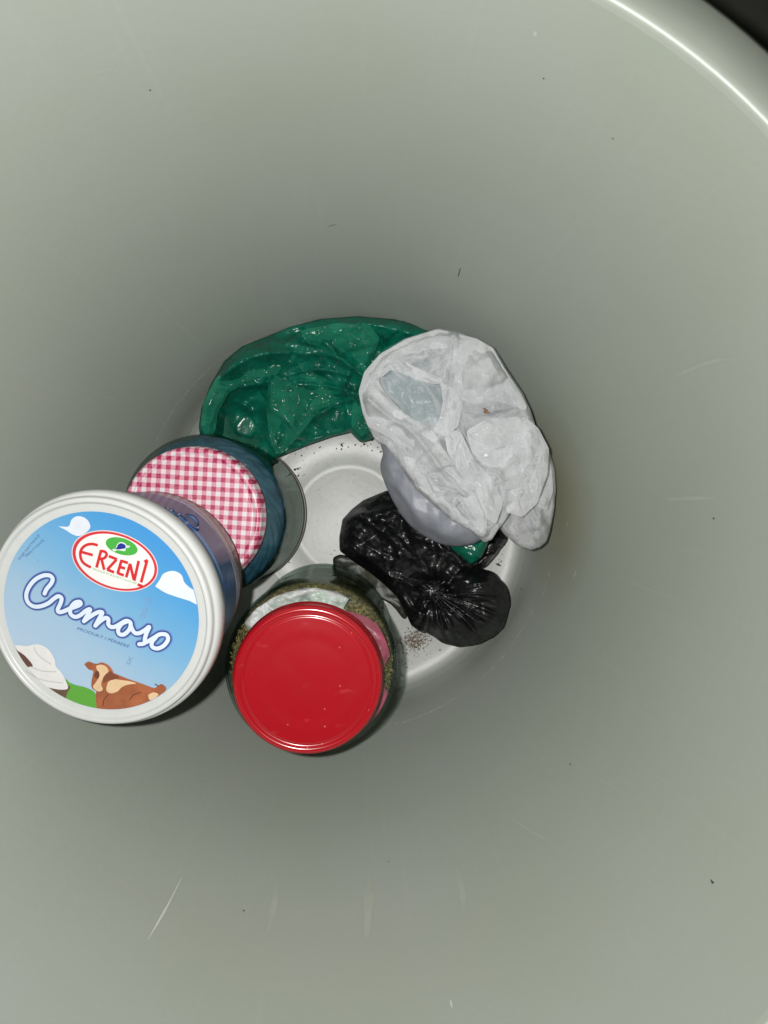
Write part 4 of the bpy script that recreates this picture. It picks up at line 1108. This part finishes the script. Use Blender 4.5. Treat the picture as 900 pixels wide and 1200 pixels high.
P_(art_text("small_print", "SHIJE NATYRALE", 23, 656.5, 47, 627.5, 2.6, NV, .00022))
P_(art_text("small_print", "MBAJ FTOHTE", 31, 653.0, 52.5, 633.5, 2.6, NV, .00022))

for (du_, dv_, r_) in ((45, 657, .55), (145, 844, .5), (205, 640, .3), (90, 700, .25), (186, 795, .3), (60, 822, .3), (226, 735, .35), (28, 742, .25)):
    pts_ = ellipse(du_, dv_, r_, r_ * .7, 20, 8)
    if math.hypot(du_ - 117, dv_ - 718) < 108: P_(art_poly("dirt_fleck", pts_, (.06, .06, .08), .00062, smooth=False))
# swirl lettering and barcode on the tub's side
def onside(u, v, lift=.00025):
    d = TI.to_3x3() @ ray(u, v); o_ = TI @ CAM
    t = .2
    while t < .7:
        p = o_ + d * t
        if 0 < p.z < .060 and math.hypot(p.x, p.y) < rb_ + (rt_ - rb_) * (p.z - .0025) / .0565 + lift: return p
        t += .0001
    return None
def side_stroke(name, strokes, w_px, c, lift):
    bm = bmesh.new(); w = w_px * .4 / F * .5
    for st in strokes:
        P = spline_pts([Vector((a, b, 0)) for a, b in st], 4) if len(st) > 2 else [Vector((*st[0], 0)), Vector(((st[0][0] + st[1][0]) / 2, (st[0][1] + st[1][1]) / 2, 0)), Vector((*st[1], 0))]
        Q = [q for q in (onside(p.x, p.y, lift) for p in P) if q is not None]
        if len(Q) < 2: continue
        rows = []
        for i, q in enumerate(Q):
            d = (Q[min(i + 1, len(Q) - 1)] - Q[max(i - 1, 0)]).normalized()
            n = Vector((q.x, q.y, -.1)).normalized(); b = d.cross(n).normalized() * w
            rows.append((bm.verts.new(q - b), bm.verts.new(q + b)))
        for A, B in zip(rows, rows[1:]): bm.faces.new((A[0], A[1], B[1], B[0]))
    me = bpy.data.meshes.new("m"); bm.to_mesh(me); bm.free()
    return link(name, me, c if isinstance(c, bpy.types.Material) else simple(name + "_ink2", c, .4), tub)
side_stroke("side_lettering", [[(218, 602), (226, 605), (233, 613), (233, 619), (227, 619), (220, 614)], [(193, 594), (198, 600), (203, 596), (207, 604), (212, 601), (216, 609), (220, 607)]], 4.5, DB, .0003)
side_stroke("side_lettering", [[(219, 603), (226, 606), (232, 613), (232, 618), (227, 618), (221, 614)], [(194, 595), (198, 600), (203, 597), (207, 604), (212, 602), (216, 609)]], 1.4, (.35, .45, .62), .0005)
bars = []
for k in range(16):
    t = k / 15
    u0, v0 = 272 + 7.5 * t, 647 + 34 * t
    bars.append([(u0, v0), (u0 + 3.6, v0 - .6)])
side_stroke("barcode", bars, .9, (.02, .02, .03), .0003)
lines = []
for k in range(5):
    x = 262 + k * 2.2
    lines.append([(x, 657 + k), (x + 3, 672 + k), (x + 4, 690 + k)])
side_stroke("side_print", lines, .7, (.03, .06, .20), .0003)

# ---------------------------------------------------------------- dirt
rs = random.Random(12)
bm = bmesh.new()
def speck(u, v, s, z=.0002):
    p = at(u, v, z); r = math.hypot(p.x, p.y)
    ret = bmesh.ops.create_icosphere(bm, subdivisions=1, radius=1)
    a = rs.random() * 3.14; sa, sb = s * rs.uniform(.6, 1.6), s * rs.uniform(.3, .9)
    for w in ret['verts']:
        x, y = w.co.x * sa * rs.uniform(.7, 1.2), w.co.y * sb * rs.uniform(.7, 1.2)
        w.co = Vector((p.x + x * math.cos(a) - y * math.sin(a), p.y + x * math.sin(a) + y * math.cos(a), z + w.co.z * s * .3 + s * .15))
for (cu, cv, su, sv, n, s) in ((352, 557, 4, 3, 9, .0007), (350, 549, 10, 3, 8, .0004), (408, 528, 14, 6, 22, .0004), (440, 523, 12, 6, 14, .0004), (418, 570, 10, 5, 16, .0004), (380, 573, 3, 2, 4, .0005),
                               (373, 600, 2, 3, 4, .0008), (370, 612, 3, 2, 3, .0007), (385, 632, 9, 3, 12, .0006), (391, 646, 6, 2, 12, .0008), (375, 655, 18, 5, 18, .0005), (405, 590, 35, 40, 130, .00028), (358, 560, 8, 25, 30, .0004), (590, 670, 14, 25, 20, .0003), (540, 790, 40, 16, 40, .00025),
                               (350, 600, 5, 30, 14, .0004), (575, 672, 14, 10, 8, .0004), (585, 660, 2, 2, 2, .0007), (600, 690, 10, 25, 14, .00025), (500, 790, 50, 16, 24, .00025), (395, 600, 30, 30, 26, .00025)):
    for k in range(n): speck(rs.gauss(cu, su), rs.gauss(cv, sv), s * rs.uniform(1.2, 3.2))
me = bpy.data.meshes.new("m"); bm.to_mesh(me); bm.free()
tag(link("dirt_specks", me, M_DARK), "tiny dark dirt specks scattered over the bin floor", "dirt", kind='stuff')
bm = bmesh.new()
for k in range(620):
    u = rs.gauss(486, 8); v = rs.gauss(750, 7.5); speck(u + (v - 751) * -.3, v, rs.uniform(.0002, .0007), z=.0002 + max(0, .0016 - .0001 * math.hypot(u - 485, v - 750)))
me = bpy.data.meshes.new("m"); bm.to_mesh(me); bm.free()
tag(link("brown_crumbs", me, simple("crumb_brown", (0.15, 0.11, 0.08), .8, vary=.6, vscale=500)), "small heap of brown crumbs beside the black bag and red lidded jar", "crumbs", kind='stuff')

dg = bpy.context.evaluated_depsgraph_get()
def hit_z(u, v):
    d = ray(u, v); h = SC.ray_cast(dg, CAM + d * .02, d)
    return h[1].z if h[0] else .1
crumb("leaf_fragment", 569, 481, hit_z(569, 481) + .0012, .0024, M_LEAF, "tiny brown dry leaf fragment lying on the white plastic bag", "leaf fragment", 2)
a_, z_ = wall_hit(836, 1035)
o = crumb("dark_husk", 836, 1035, z_, .0013, M_DARK, "tiny dark husk stuck on the lower right wall of the bin", "husk", 6)
o.location = ((wall_r(z_) - .0006) * math.cos(a_) + CX * (1 - z_ / ZR) + RC.x * z_ / ZR, (wall_r(z_) - .0006) * math.sin(a_) + RC.y * z_ / ZR, z_)
